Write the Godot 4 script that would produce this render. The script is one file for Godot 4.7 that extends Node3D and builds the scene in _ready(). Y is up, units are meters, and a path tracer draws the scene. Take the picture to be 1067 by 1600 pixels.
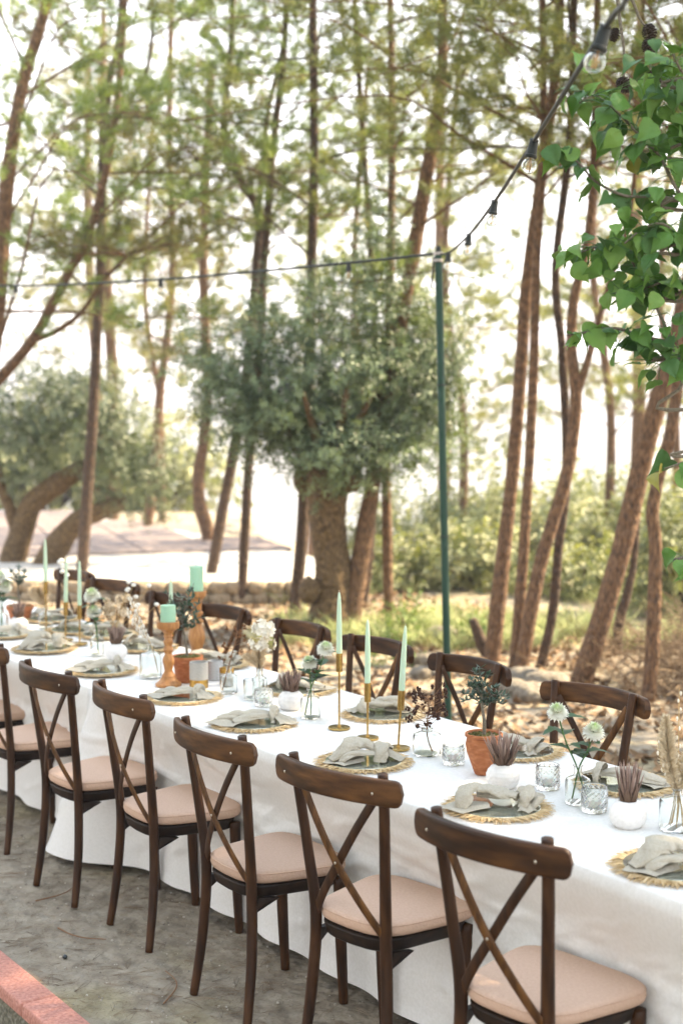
extends Node3D
# An outdoor dinner table under pines. The table runs along x, the near side is +z, y is up, metres.

var M := {}
var rng := RandomNumberGenerator.new()
var fn := FastNoiseLite.new()
var used := {}


class MB:
	# a small mesh collector: triangles are given counter-clockwise seen from outside
	var v := PackedVector3Array()
	var c := PackedColorArray()
	var ix := PackedInt32Array()
	var col := Color(1, 1, 1)

	func vert(p: Vector3) -> int:
		v.append(p)
		c.append(col)
		return v.size() - 1

	func tri(a: int, b: int, d: int) -> void:
		ix.append(a)
		ix.append(b)
		ix.append(d)

	func quad(a: int, b: int, d: int, e: int) -> void:
		tri(a, b, d)
		tri(a, d, e)

	func face(pts: Array) -> void:
		var k := []
		for p in pts:
			k.append(vert(p))
		for i in range(1, k.size() - 1):
			tri(k[0], k[i], k[i + 1])

	func sheet(rows: Array, closed := false) -> void:
		# rows of equal length; around x along points outwards
		var s := v.size()
		var n: int = rows[0].size()
		for r in rows:
			for p in r:
				vert(p)
		for i in rows.size() - 1:
			for j in (n if closed else n - 1):
				var j2 := (j + 1) % n
				quad(s + i * n + j, s + i * n + j2, s + (i + 1) * n + j2, s + (i + 1) * n + j)

	func shell(rows: Array, t: float) -> void:
		# a sheet with thickness
		var n: int = rows[0].size()
		var m := rows.size()
		var under := []
		for i in m:
			var r := PackedVector3Array()
			for j in n:
				var a: Vector3 = rows[mini(i + 1, m - 1)][j] - rows[maxi(i - 1, 0)][j]
				var b: Vector3 = rows[i][mini(j + 1, n - 1)] - rows[i][maxi(j - 1, 0)]
				r.append(rows[i][j] - b.cross(a).normalized() * t)
			under.append(r)
		sheet(rows)
		var flip := []
		for r in under:
			var q: PackedVector3Array = r.duplicate()
			q.reverse()
			flip.append(q)
		sheet(flip)
		for i in m - 1:
			face([rows[i][0], rows[i + 1][0], under[i + 1][0], under[i][0]])
			face([rows[i][n - 1], under[i][n - 1], under[i + 1][n - 1], rows[i + 1][n - 1]])
		for j in n - 1:
			face([rows[0][j], under[0][j], under[0][j + 1], rows[0][j + 1]])
			face([rows[m - 1][j], rows[m - 1][j + 1], under[m - 1][j + 1], under[m - 1][j]])

	func tube(path: PackedVector3Array, radii: Array, sides := 8, caps := true, squash := 1.0, up := Vector3.ZERO) -> void:
		# squash: the width along the second axis; radii are spread over the path
		var s := v.size()
		var n := path.size()
		var t0 := (path[1] - path[0]).normalized()
		var nrm := up if up != Vector3.ZERO else (Vector3.RIGHT if absf(t0.x) < 0.8 else Vector3.BACK)
		for i in n:
			var t := (path[mini(i + 1, n - 1)] - path[maxi(i - 1, 0)]).normalized()
			nrm = (nrm - t * nrm.dot(t)).normalized()
			var b := t.cross(nrm)
			var f := float(i) / (n - 1) * (radii.size() - 1)
			var k := mini(int(f), radii.size() - 2) if radii.size() > 1 else 0
			var r: float = lerpf(radii[k], radii[k + 1], f - k) if radii.size() > 1 else radii[0]
			for j in sides:
				var a := TAU * j / sides
				vert(path[i] + nrm * cos(a) * r + b * sin(a) * r * squash)
		for i in n - 1:
			for j in sides:
				var j2 := (j + 1) % sides
				quad(s + i * sides + j, s + i * sides + j2, s + (i + 1) * sides + j2, s + (i + 1) * sides + j)
		if caps:
			var e := s + (n - 1) * sides
			var a0 := vert(path[0])
			var a1 := vert(path[n - 1])
			for j in sides:
				var j2 := (j + 1) % sides
				tri(a0, s + j2, s + j)
				tri(a1, e + j, e + j2)

	func lathe(prof: Array, segs := 24, at := Transform3D(), wob := 0.0, lobes := 0) -> void:
		# prof: Vector2(radius, height); outside is walked upwards
		var rings := []
		for i in prof.size():
			var p: Vector2 = prof[i]
			var sharp := false
			if i > 0 and i < prof.size() - 1:
				sharp = (p - prof[i - 1]).normalized().dot((prof[i + 1] - p).normalized()) < 0.8
			rings.append([p, i > 0])
			if sharp:
				rings.append([p, false])
		var s := v.size()
		for r in rings:
			for j in segs:
				var a := TAU * j / segs
				var rad: float = r[0].x * (1.0 + wob * sin(a * lobes + r[0].y * 90.0))
				vert(at * Vector3(cos(a) * rad, r[0].y, sin(a) * rad))
		for i in rings.size() - 1:
			if not rings[i + 1][1]:
				continue
			for j in segs:
				var j2 := (j + 1) % segs
				quad(s + i * segs + j, s + (i + 1) * segs + j, s + (i + 1) * segs + j2, s + i * segs + j2)

	func box(size: Vector3, at := Transform3D(), ch := 0.0) -> void:
		# a box with chamfered edges
		var h := size / 2
		if ch <= 0.0:
			ch = minf(minf(h.x, h.y), h.z) * 0.15
		var id := {}
		for sx in [-1, 1]:
			for sy in [-1, 1]:
				for sz in [-1, 1]:
					id[[sx, sy, sz, 0]] = vert(at * Vector3(sx * h.x, sy * (h.y - ch), sz * (h.z - ch)))
					id[[sx, sy, sz, 1]] = vert(at * Vector3(sx * (h.x - ch), sy * h.y, sz * (h.z - ch)))
					id[[sx, sy, sz, 2]] = vert(at * Vector3(sx * (h.x - ch), sy * (h.y - ch), sz * h.z))
		for s in [-1, 1]:
			_q(id[[s, -1, -1, 0]], id[[s, 1, -1, 0]], id[[s, 1, 1, 0]], id[[s, -1, 1, 0]], s > 0)
			_q(id[[-1, s, -1, 1]], id[[-1, s, 1, 1]], id[[1, s, 1, 1]], id[[1, s, -1, 1]], s > 0)
			_q(id[[-1, -1, s, 2]], id[[1, -1, s, 2]], id[[1, 1, s, 2]], id[[-1, 1, s, 2]], s > 0)
		for a in [-1, 1]:
			for b in [-1, 1]:
				_q(id[[a, b, -1, 0]], id[[a, b, -1, 1]], id[[a, b, 1, 1]], id[[a, b, 1, 0]], a * b > 0)
				_q(id[[a, -1, b, 0]], id[[a, 1, b, 0]], id[[a, 1, b, 2]], id[[a, -1, b, 2]], a * b > 0)
				_q(id[[-1, a, b, 1]], id[[-1, a, b, 2]], id[[1, a, b, 2]], id[[1, a, b, 1]], a * b > 0)
				for s in [-1, 1]:
					if a * b * s > 0:
						tri(id[[a, b, s, 0]], id[[a, b, s, 1]], id[[a, b, s, 2]])
					else:
						tri(id[[a, b, s, 0]], id[[a, b, s, 2]], id[[a, b, s, 1]])

	func _q(a: int, b: int, d: int, e: int, fwd: bool) -> void:
		if fwd:
			quad(a, b, d, e)
		else:
			quad(a, e, d, b)

	func ball(at: Vector3, r: Vector3, rings := 8, segs := 12, noise: FastNoiseLite = null, amp := 0.0) -> void:
		var rows := []
		for i in rings + 1:
			var row := PackedVector3Array()
			var th := PI * i / rings
			for j in segs:
				var a := TAU * j / segs
				var d := Vector3(sin(th) * cos(a), cos(th), sin(th) * sin(a))
				var k := 1.0
				if noise:
					k += amp * noise.get_noise_3dv(d * 2.0 + at * 7.0)
				row.append(at + d * r * k)
			rows.append(row)
		sheet(rows, true)

	func put(o: MB, t: Transform3D) -> void:
		var s := v.size()
		for p in o.v:
			v.append(t * p)
		c.append_array(o.c)
		for i in o.ix:
			ix.append(s + i)

	func mesh(mat: Material, tinted := false) -> ArrayMesh:
		var nn := PackedVector3Array()
		nn.resize(v.size())
		var out := PackedInt32Array()
		out.resize(ix.size())
		for i in range(0, ix.size(), 3):
			var a := ix[i]
			var b := ix[i + 1]
			var d := ix[i + 2]
			var n := (v[b] - v[a]).cross(v[d] - v[a])
			nn[a] += n
			nn[b] += n
			nn[d] += n
			out[i] = a
			out[i + 1] = d
			out[i + 2] = b
		for i in nn.size():
			nn[i] = nn[i].normalized() if nn[i].length_squared() > 1e-24 else Vector3.UP
		var arr := []
		arr.resize(Mesh.ARRAY_MAX)
		arr[Mesh.ARRAY_VERTEX] = v
		arr[Mesh.ARRAY_NORMAL] = nn
		if tinted:
			arr[Mesh.ARRAY_COLOR] = c
		arr[Mesh.ARRAY_INDEX] = out
		var m := ArrayMesh.new()
		m.add_surface_from_arrays(Mesh.PRIMITIVE_TRIANGLES, arr)
		m.surface_set_material(0, mat)
		return m


# ---------------------------------------------------------------- naming

func numbered(n: String) -> String:
	if not used.has(n):
		used[n] = 0
		return n
	used[n] += 1
	return "%s_%03d" % [n, used[n]]


func tag(o: Node3D, label: String, category: String, group := "", kind := "") -> Node3D:
	if label:
		o.set_meta("label", label)
	if category:
		o.set_meta("category", category)
	if group:
		o.set_meta("group", group)
	if kind:
		o.set_meta("kind", kind)
	return o


func thing(n: String, label: String, category: String, at := Vector3.ZERO, turn := 0.0, group := "") -> Node3D:
	var o := Node3D.new()
	o.name = numbered(n)
	add_child(o)
	o.position = at
	o.rotation.y = turn
	tag(o, label, category, group)
	return o


func obj(n: String, mb: MB, mat: String, parent: Node3D = null, tinted := false) -> MeshInstance3D:
	return put_mesh(n, mb.mesh(M[mat], tinted), parent)


func put_mesh(n: String, me: Mesh, parent: Node3D = null) -> MeshInstance3D:
	var o := MeshInstance3D.new()
	o.mesh = me
	if parent:
		o.name = n
		parent.add_child(o, true)
	else:
		o.name = numbered(n)
		add_child(o)
	return o


func copy(o: Node3D, at: Vector3, turn: float, label: String, n := "") -> Node3D:
	var r: Node3D = o.duplicate()
	r.name = numbered(n if n else String(o.name).rstrip("0123456789").trim_suffix("_"))
	add_child(r)
	r.position = at
	r.rotation = Vector3(0, turn, 0)
	r.set_meta("label", label)
	return r


func many(n: String, me: Mesh, tr: Array, parent: Node3D, cols := []) -> MultiMeshInstance3D:
	var mm := MultiMesh.new()
	mm.transform_format = MultiMesh.TRANSFORM_3D
	mm.use_colors = not cols.is_empty()
	mm.mesh = me
	mm.instance_count = tr.size()
	for i in tr.size():
		mm.set_instance_transform(i, tr[i])
		if not cols.is_empty():
			mm.set_instance_color(i, cols[i])
	var o := MultiMeshInstance3D.new()
	o.multimesh = mm
	o.set_meta("kind", "stuff")
	if parent:
		o.name = n
		parent.add_child(o, true)
	else:
		o.name = numbered(n)
		add_child(o)
	return o


# ---------------------------------------------------------------- materials

func lin(r: float, g: float, b: float) -> Color:
	return Color(r, g, b).linear_to_srgb()


func noise_tex(freq: float, s: int, ramp: Array, normal := 0.0, kind := FastNoiseLite.TYPE_SIMPLEX_SMOOTH, size := 512, oct := 4) -> NoiseTexture2D:
	var n := FastNoiseLite.new()
	n.noise_type = kind
	n.frequency = freq
	n.seed = s
	n.fractal_octaves = oct
	var t := NoiseTexture2D.new()
	t.width = size
	t.height = size
	t.seamless = true
	t.generate_mipmaps = false
	t.noise = n
	if normal > 0.0:
		t.as_normal_map = true
		t.bump_strength = normal
	else:
		var g := Gradient.new()
		g.offsets = PackedFloat32Array(ramp.map(func(x): return x[0]))
		g.colors = PackedColorArray(ramp.map(func(x): return x[1]))
		t.color_ramp = g
	return t


func plain(n: String, c: Color, rough: float, metal := 0.0) -> StandardMaterial3D:
	var m := StandardMaterial3D.new()
	m.resource_name = n
	m.albedo_color = c
	m.roughness = rough
	m.metallic = metal
	M[n] = m
	return m


func grain(n: String, ramp: Array, rough: float, scale: Vector3, freq := 0.012, bump := 0.0, s := 1, kind := FastNoiseLite.TYPE_SIMPLEX_SMOOTH) -> StandardMaterial3D:
	# a surface whose tone follows a noise, laid on by triplanar mapping in the object's own axes
	var m := plain(n, Color.WHITE, rough)
	m.albedo_texture = noise_tex(freq, s, ramp, 0.0, kind)
	m.uv1_triplanar = true
	m.uv1_scale = scale
	if bump > 0.0:
		m.normal_enabled = true
		m.normal_texture = noise_tex(freq * 1.5, s + 7, [], bump, kind, 256)
		m.normal_scale = 1.0
	return m


func tinted(n: String, rough: float, back := Color.BLACK) -> StandardMaterial3D:
	var m := plain(n, Color.WHITE, rough)
	m.vertex_color_use_as_albedo = true
	if back != Color.BLACK:
		m.backlight_enabled = true
		m.backlight = back
	return m


func materials() -> void:
	grain("wood_upright", [[0.2, lin(0.0197, 0.0082, 0.0033)], [0.5, lin(0.0410, 0.0164, 0.0057)], [0.85, lin(0.0820, 0.0344, 0.0107)]], 0.45, Vector3(5, 0.7, 5), 0.01, 0.8, 3).metallic_specular = 0.35
	grain("wood_rail", [[0.2, lin(0.0197, 0.0082, 0.0033)], [0.5, lin(0.0426, 0.0172, 0.0061)], [0.85, lin(0.0943, 0.0402, 0.0123)]], 0.42, Vector3(0.8, 4, 4), 0.01, 0.8, 5).metallic_specular = 0.35
	grain("wood_rail_sunlit", [[0.2, lin(0.03, 0.013, 0.005)], [0.5, lin(0.075, 0.032, 0.011)], [0.85, lin(0.15, 0.068, 0.022)]], 0.45, Vector3(0.8, 4, 4), 0.012, 0.8, 6).metallic_specular = 0.35  # paler rail wood: sunlight on the far chairs put into its colour
	grain("wood_brace", [[0.25, lin(0.0410, 0.0164, 0.0049)], [0.75, lin(0.1394, 0.0615, 0.0164)]], 0.45, Vector3(5, 1.5, 5), 0.012, 1.0, 8).metallic_specular = 0.35
	grain("wood_frame", [[0.3, lin(0.01, 0.006, 0.0035)], [0.8, lin(0.028, 0.013, 0.006)]], 0.5, Vector3(3, 5, 3), 0.012, 0.0, 9).metallic_specular = 0.35
	for k in 3:
		var f: float = [1.0, 0.93, 1.05][k]
		grain("cushion" + ["", "_worn", "_pale"][k], [[0.15, lin(0.5, 0.338, 0.246) * f], [0.85, lin(0.55, 0.378, 0.28) * f]], 0.95, Vector3(6, 6, 6), 0.03, 2.5, 11 + k)
	grain("cushion_seam", [[0.3, lin(0.48, 0.32, 0.23)], [0.7, lin(0.54, 0.37, 0.27)]], 0.95, Vector3(5, 5, 5), 0.02, 0.0, 11)
	plain("stud", lin(0.55, 0.5, 0.42), 0.3, 1.0)
	grain("cloth", [[0.3, lin(0.74, 0.725, 0.695)], [0.7, lin(0.79, 0.775, 0.75)]], 0.9, Vector3(4, 4, 4), 0.03, 0.5, 21)
	grain("linen", [[0.3, lin(0.4, 0.36, 0.285)], [0.7, lin(0.47, 0.425, 0.345)]], 0.95, Vector3(9, 9, 9), 0.03, 2.5, 31)
	tinted("raffia", 0.85, Color(0.25, 0.2, 0.1))
	plain("mirror", lin(0.56, 0.58, 0.48), 0.06, 0.75)
	grain("brass", [[0.3, lin(0.42, 0.28, 0.09)], [0.7, lin(0.55, 0.38, 0.14)]], 0.24, Vector3(6, 6, 6), 0.02, 0.0, 33).metallic = 1.0
	var wax := plain("wax", lin(0.33, 0.57, 0.4), 0.45)
	wax.subsurf_scatter_enabled = true
	wax.subsurf_scatter_strength = 0.25
	var ivory := plain("white_wax", lin(0.82, 0.8, 0.73), 0.5)
	ivory.subsurf_scatter_enabled = true
	ivory.subsurf_scatter_strength = 0.3
	var tw := plain("pale_wax", lin(0.48, 0.64, 0.48), 0.45)
	tw.subsurf_scatter_enabled = true
	tw.subsurf_scatter_strength = 0.25
	plain("wick", lin(0.5, 0.47, 0.4), 0.9)
	var glass := plain("glass", Color(0.985, 0.995, 0.99, 0.0), 0.0)
	glass.refraction_enabled = true
	glass.refraction_scale = 0.045
	grain("ceramic", [[0.3, lin(0.72, 0.69, 0.66)], [0.7, lin(0.82, 0.79, 0.76)]], 0.35, Vector3(6, 6, 6), 0.02, 1.5, 35)
	grain("terracotta", [[0.2, lin(0.27, 0.085, 0.028)], [0.55, lin(0.40, 0.14, 0.05)], [0.85, lin(0.47, 0.2, 0.09)]], 0.8, Vector3(4, 7, 4), 0.015, 2.0, 37)
	grain("moss", [[0.3, lin(0.03, 0.03, 0.008)], [0.7, lin(0.16, 0.14, 0.03)]], 0.95, Vector3(14, 14, 14), 0.03, 6.0, 39)
	grain("turned_wood", [[0.2, lin(0.30, 0.125, 0.032)], [0.6, lin(0.42, 0.19, 0.055)], [0.9, lin(0.5, 0.25, 0.085)]], 0.5, Vector3(9, 2, 9), 0.014, 1.5, 41)
	grain("concrete", [[0.3, lin(0.36, 0.35, 0.33)], [0.7, lin(0.5, 0.49, 0.46)]], 0.9, Vector3(12, 12, 12), 0.03, 4.0, 43)
	grain("gold_leaf", [[0.3, lin(0.46, 0.27, 0.06)], [0.7, lin(0.62, 0.4, 0.12)]], 0.35, Vector3(9, 9, 9), 0.03, 3.0, 45).metallic = 1.0
	grain("speckled_glaze", [[0.35, lin(0.2, 0.2, 0.19)], [0.42, lin(0.5, 0.5, 0.5)], [0.7, lin(0.62, 0.63, 0.63)]], 0.25, Vector3(14, 14, 14), 0.04, 0.0, 47)
	plain("stem", lin(0.06, 0.14, 0.03), 0.6)
	plain("dry_stem", lin(0.2, 0.1, 0.045), 0.8)
	plain("pale_stem", lin(0.48, 0.33, 0.15), 0.8)
	tinted("petal", 0.8, Color(0.3, 0.3, 0.26))
	tinted("dry_flower", 0.9, Color(0.12, 0.1, 0.08))
	tinted("leaf_dark", 0.5, Color(0.2, 0.35, 0.1))
	grain("twig_bark", [[0.3, lin(0.1, 0.085, 0.06)], [0.7, lin(0.24, 0.21, 0.16)]], 0.9, Vector3(20, 6, 20), 0.03, 3.0, 49)
	var dirt := grain("dirt", [[0.1, lin(0.21, 0.17, 0.125)], [0.4, lin(0.27, 0.225, 0.17)], [0.7, lin(0.315, 0.27, 0.21)], [0.95, lin(0.36, 0.315, 0.25)]], 0.97, Vector3(0.8, 0.8, 0.8), 0.02, 6.0, 51)
	dirt.vertex_color_use_as_albedo = true
	dirt.detail_enabled = true
	dirt.detail_blend_mode = BaseMaterial3D.BLEND_MODE_MUL
	var cracks := noise_tex(0.035, 53, [[0.0, Color(0.93, 0.92, 0.9)], [0.5, Color(1, 1, 1)], [0.82, Color(0.96, 0.95, 0.93)], [0.9, Color(0.8, 0.76, 0.71)], [1.0, Color(0.6, 0.54, 0.47)]], 0.0, FastNoiseLite.TYPE_SIMPLEX_SMOOTH, 1024, 4)
	cracks.noise.fractal_type = FastNoiseLite.FRACTAL_RIDGED
	dirt.detail_albedo = cracks
	grain("pale_ground", [[0.2, lin(0.46, 0.43, 0.39)], [0.8, lin(0.58, 0.55, 0.51)]], 0.95, Vector3(0.4, 0.4, 0.4), 0.02, 3.0, 55)
	grain("paving", [[0.2, lin(0.15, 0.115, 0.105)], [0.8, lin(0.23, 0.185, 0.17)]], 0.9, Vector3(0.9, 0.9, 0.9), 0.02, 3.0, 57)
	grain("stone", [[0.2, lin(0.17, 0.13, 0.085)], [0.5, lin(0.29, 0.225, 0.15)], [0.85, lin(0.4, 0.34, 0.26)]], 0.9, Vector3(2.5, 2.5, 2.5), 0.02, 6.0, 59)
	grain("rock", [[0.2, lin(0.1, 0.085, 0.065)], [0.5, lin(0.18, 0.155, 0.12)], [0.85, lin(0.27, 0.24, 0.2)]], 0.92, Vector3(2, 2, 2), 0.02, 7.0, 61)
	grain("kerb_paint", [[0.12, lin(0.3, 0.15, 0.11)], [0.3, lin(0.42, 0.175, 0.13)], [0.6, lin(0.49, 0.215, 0.165)], [0.9, lin(0.55, 0.28, 0.22)]], 0.75, Vector3(4, 4, 4), 0.03, 4.0, 63)
	grain("kerb_stone", [[0.2, lin(0.075, 0.07, 0.05)], [0.6, lin(0.16, 0.145, 0.1)], [0.9, lin(0.25, 0.24, 0.2)]], 0.95, Vector3(4, 4, 4), 0.02, 6.0, 65)
	grain("pine_bark", [[0.15, lin(0.022, 0.015, 0.01)], [0.45, lin(0.065, 0.041, 0.027)], [0.8, lin(0.12, 0.073, 0.045)]], 0.95, Vector3(5, 1.2, 5), 0.02, 12.0, 67)
	grain("orange_bark", [[0.15, lin(0.036, 0.021, 0.012)], [0.4, lin(0.115, 0.064, 0.035)], [0.8, lin(0.24, 0.135, 0.07)]], 0.95, Vector3(5, 1.2, 5), 0.02, 12.0, 69)
	grain("olive_bark", [[0.15, lin(0.026, 0.017, 0.009)], [0.45, lin(0.1, 0.062, 0.029)], [0.8, lin(0.21, 0.14, 0.07)]], 0.97, Vector3(4, 1.3, 4), 0.022, 14.0, 71)
	for k in ["needles", "olive_leaf", "shrub_leaf"]:
		tinted(k, 0.4 if k == "olive_leaf" else 0.65, Color(0.7, 0.72, 0.36))
	tinted("litter", 0.95)
	tinted("dry_brush", 0.95)
	var lt := [lin(0.15, 0.33, 0.06), lin(0.23, 0.42, 0.085), lin(0.09, 0.22, 0.05), lin(0.45, 0.4, 0.06)]
	for k in 4:
		var m := grain("broad_leaf_%d" % k, [[0.3, lt[k] * 0.85], [0.7, lt[k]]], 0.5, Vector3(16, 16, 16), 0.03, 3.0, 73 + k)
		m.backlight_enabled = true
		m.backlight = Color(0.75, 0.85, 0.35)
	plain("pole_paint", lin(0.003, 0.04, 0.022), 0.55)
	plain("black_rubber", lin(0.012, 0.016, 0.015), 0.55)
	plain("filament", lin(0.6, 0.32, 0.08), 0.4, 0.3)
	plain("clip", lin(0.45, 0.4, 0.38), 0.5, 0.4)
	grain("cone", [[0.3, lin(0.02, 0.013, 0.009)], [0.8, lin(0.075, 0.05, 0.034)]], 0.9, Vector3(20, 20, 20), 0.03, 0.0, 81)
	plain("bead", lin(0.01, 0.015, 0.02), 0.15)
	grain("hill", [[0.3, lin(0.09, 0.1, 0.07)], [0.7, lin(0.2, 0.19, 0.13)]], 1.0, Vector3(0.02, 0.02, 0.02), 0.02, 0.0, 83)


# ---------------------------------------------------------------- chairs

func curve(pts: Array, n := 6) -> PackedVector3Array:
	# a smooth path through the points (Catmull-Rom)
	var out := PackedVector3Array()
	for i in pts.size() - 1:
		var a: Vector3 = pts[maxi(i - 1, 0)]
		var d: Vector3 = pts[mini(i + 2, pts.size() - 1)]
		for k in n:
			out.append((pts[i] as Vector3).cubic_interpolate(pts[i + 1], a, d, float(k) / n))
	out.append(pts[pts.size() - 1])
	return out


func seat_outline(wf: float, wr: float, zf: float, zr: float, n := 44) -> PackedVector2Array:
	var out := PackedVector2Array()
	for k in n:
		var a := TAU * k / n
		var e := 0.42
		var x := signf(cos(a)) * pow(absf(cos(a)), e)
		var z := signf(sin(a)) * pow(absf(sin(a)), e)
		var t := (z + 1.0) / 2.0
		var w := lerpf(wf, wr, t)
		out.append(Vector2(x * w, lerpf(zf, zr, t) - 0.012 * (1.0 - x * x) * (1.0 - t) + 0.02 * (1.0 - x * x) * t))
	return out


func slab(mb: MB, o: PackedVector2Array, prof: Array) -> void:
	# prof: Vector2(inset, height) from the bottom up
	var mid := Vector2.ZERO
	for p in o:
		mid += p / o.size()
	var rows := []
	for q in prof:
		var row := PackedVector3Array()
		for p in o:
			var d: Vector2 = p - mid
			var r: Vector2 = mid + d * maxf(0.0, 1.0 - q.x / d.length())
			row.append(Vector3(r.x, q.y, r.y))
		row.reverse()
		rows.append(row)
	mb.sheet(rows, true)


func make_chair(label: String) -> Node3D:
	var t := thing("cross_back_chair", label, "chair", Vector3.ZERO, 0.0, "cross back dining chairs along the table")
	for s: float in [-1.0, 1.0]:
		var mb := MB.new()
		mb.tube(curve([Vector3(s * 0.16, 0, 0.352), Vector3(s * 0.146, 0.2, 0.326), Vector3(s * 0.134, 0.42, 0.318), Vector3(s * 0.148, 0.62, 0.337), Vector3(s * 0.164, 0.8, 0.358), Vector3(s * 0.17, 0.888, 0.37)]), [0.0145, 0.0175, 0.018, 0.016, 0.0155, 0.015], 12, true, 0.9)
		obj("rear_leg", mb, "wood_upright", t)
		mb = MB.new()
		mb.tube(curve([Vector3(s * 0.166, 0.0, 0.004), Vector3(s * 0.166, 0.2, 0.014), Vector3(s * 0.166, 0.4, 0.02)]), [0.0145, 0.018, 0.02], 12)
		obj("front_leg", mb, "wood_upright", t)
		mb = MB.new()
		# bracket between the rear leg and the seat frame
		var w := 0.009
		var p := [Vector3(s * 0.137, 0.385, 0.3), Vector3(s * 0.138, 0.34, 0.312), Vector3(s * 0.145, 0.364, 0.285), Vector3(s * 0.152, 0.378, 0.235)]
		var row := []
		for k in [-w, w]:
			var r := PackedVector3Array()
			for q in p:
				r.append(q + Vector3(k, 0, 0))
			row.append(r)
		mb.sheet(row, true)
		mb.face([row[0][0], row[0][1], row[0][2], row[0][3]])
		mb.face([row[1][3], row[1][2], row[1][1], row[1][0]])
		obj("corner_bracket", mb, "wood_frame", t)
		# crossing brace, bowed backwards
		mb = MB.new()
		var dz: float = 0.0045 * s
		mb.tube(curve([Vector3(-s * 0.148, 0.835, 0.364 + dz), Vector3(-s * 0.072, 0.722, 0.372 + dz), Vector3(0, 0.615, 0.367 + dz), Vector3(s * 0.072, 0.518, 0.35 + dz), Vector3(s * 0.132, 0.435, 0.324 + dz)]), [0.0045], 10, true, 3.1, Vector3(0, 0, 1))
		obj("cross_brace", mb, "wood_brace" if s > 0 else "wood_upright", t)
	var mb := MB.new()
	var rows := []
	var n := 34
	for k in n + 1:
		var ff := float(k) / n
		var x := -0.236 * lerpf(cos(PI * ff), 1.0 - 2.0 * ff, 0.25)
		var z := 0.425 - 0.062 * pow(x / 0.236, 2.0)
		var end := clampf((0.236 - absf(x)) / 0.024, 0.0, 1.0)
		var hh := 0.0355 * pow(1.0 - pow(1.0 - end, 2.6), 1.0 / 2.6) + 0.0004
		var dir := Vector3(1, 0, -0.124 * x / 0.0557).normalized()
		var nz := Vector3(-dir.z, 0, dir.x)
		var row := PackedVector3Array()
		for a in 16:
			var an := TAU * a / 16
			var cx := signf(cos(an)) * pow(absf(cos(an)), 0.45)
			var sy := signf(sin(an)) * pow(absf(sin(an)), 0.35)
			row.append(Vector3(x, 0.842 + 0.006 * (1.0 - pow(x / 0.236, 2.0)), z) + Vector3(0, hh * sy, 0) + nz * 0.0115 * cx)
		row.reverse()
		rows.append(row)
	mb.sheet(rows, true)
	obj("top_rail", mb, "wood_rail", t)
	mb = MB.new()
	slab(mb, seat_outline(0.193, 0.142, 0.0, 0.318), [Vector2(0.5, 0.376), Vector2(0.02, 0.376), Vector2(0.012, 0.382), Vector2(0.004, 0.41), Vector2(0.006, 0.42), Vector2(0.5, 0.42)])
	obj("seat_frame", mb, "wood_frame", t)
	mb = MB.new()
	slab(mb, seat_outline(0.212, 0.15, -0.014, 0.318), [Vector2(0.5, 0.421), Vector2(0.014, 0.421), Vector2(0.004, 0.427), Vector2(0.0, 0.438), Vector2(0.0015, 0.45), Vector2(0.005, 0.457), Vector2(0.013, 0.4615), Vector2(0.04, 0.465), Vector2(0.1, 0.468), Vector2(0.5, 0.469)])
	obj("seat_cushion", mb, "cushion", t)
	mb = MB.new()
	var so := seat_outline(0.2125, 0.1505, -0.0145, 0.3185)
	var sp := PackedVector3Array()
	for k in so.size() + 1:
		var q := so[k % so.size()]
		sp.append(Vector3(q.x, 0.453, q.y) * Vector3(0.985, 1, 0.985) + Vector3(0, 0, 0.002))
	mb.tube(sp, [0.0022], 5, false)
	obj("piping", mb, "cushion_seam", t)
	for q in [Vector3(0, 0.615, 0.377), Vector3(0.166, 0.842, 0.4065), Vector3(-0.166, 0.842, 0.4065)]:
		mb = MB.new()
		mb.ball(q, Vector3(0.0042, 0.0042, 0.0022), 5, 8)
		obj("stud", mb, "stud", t)
	return t


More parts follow.
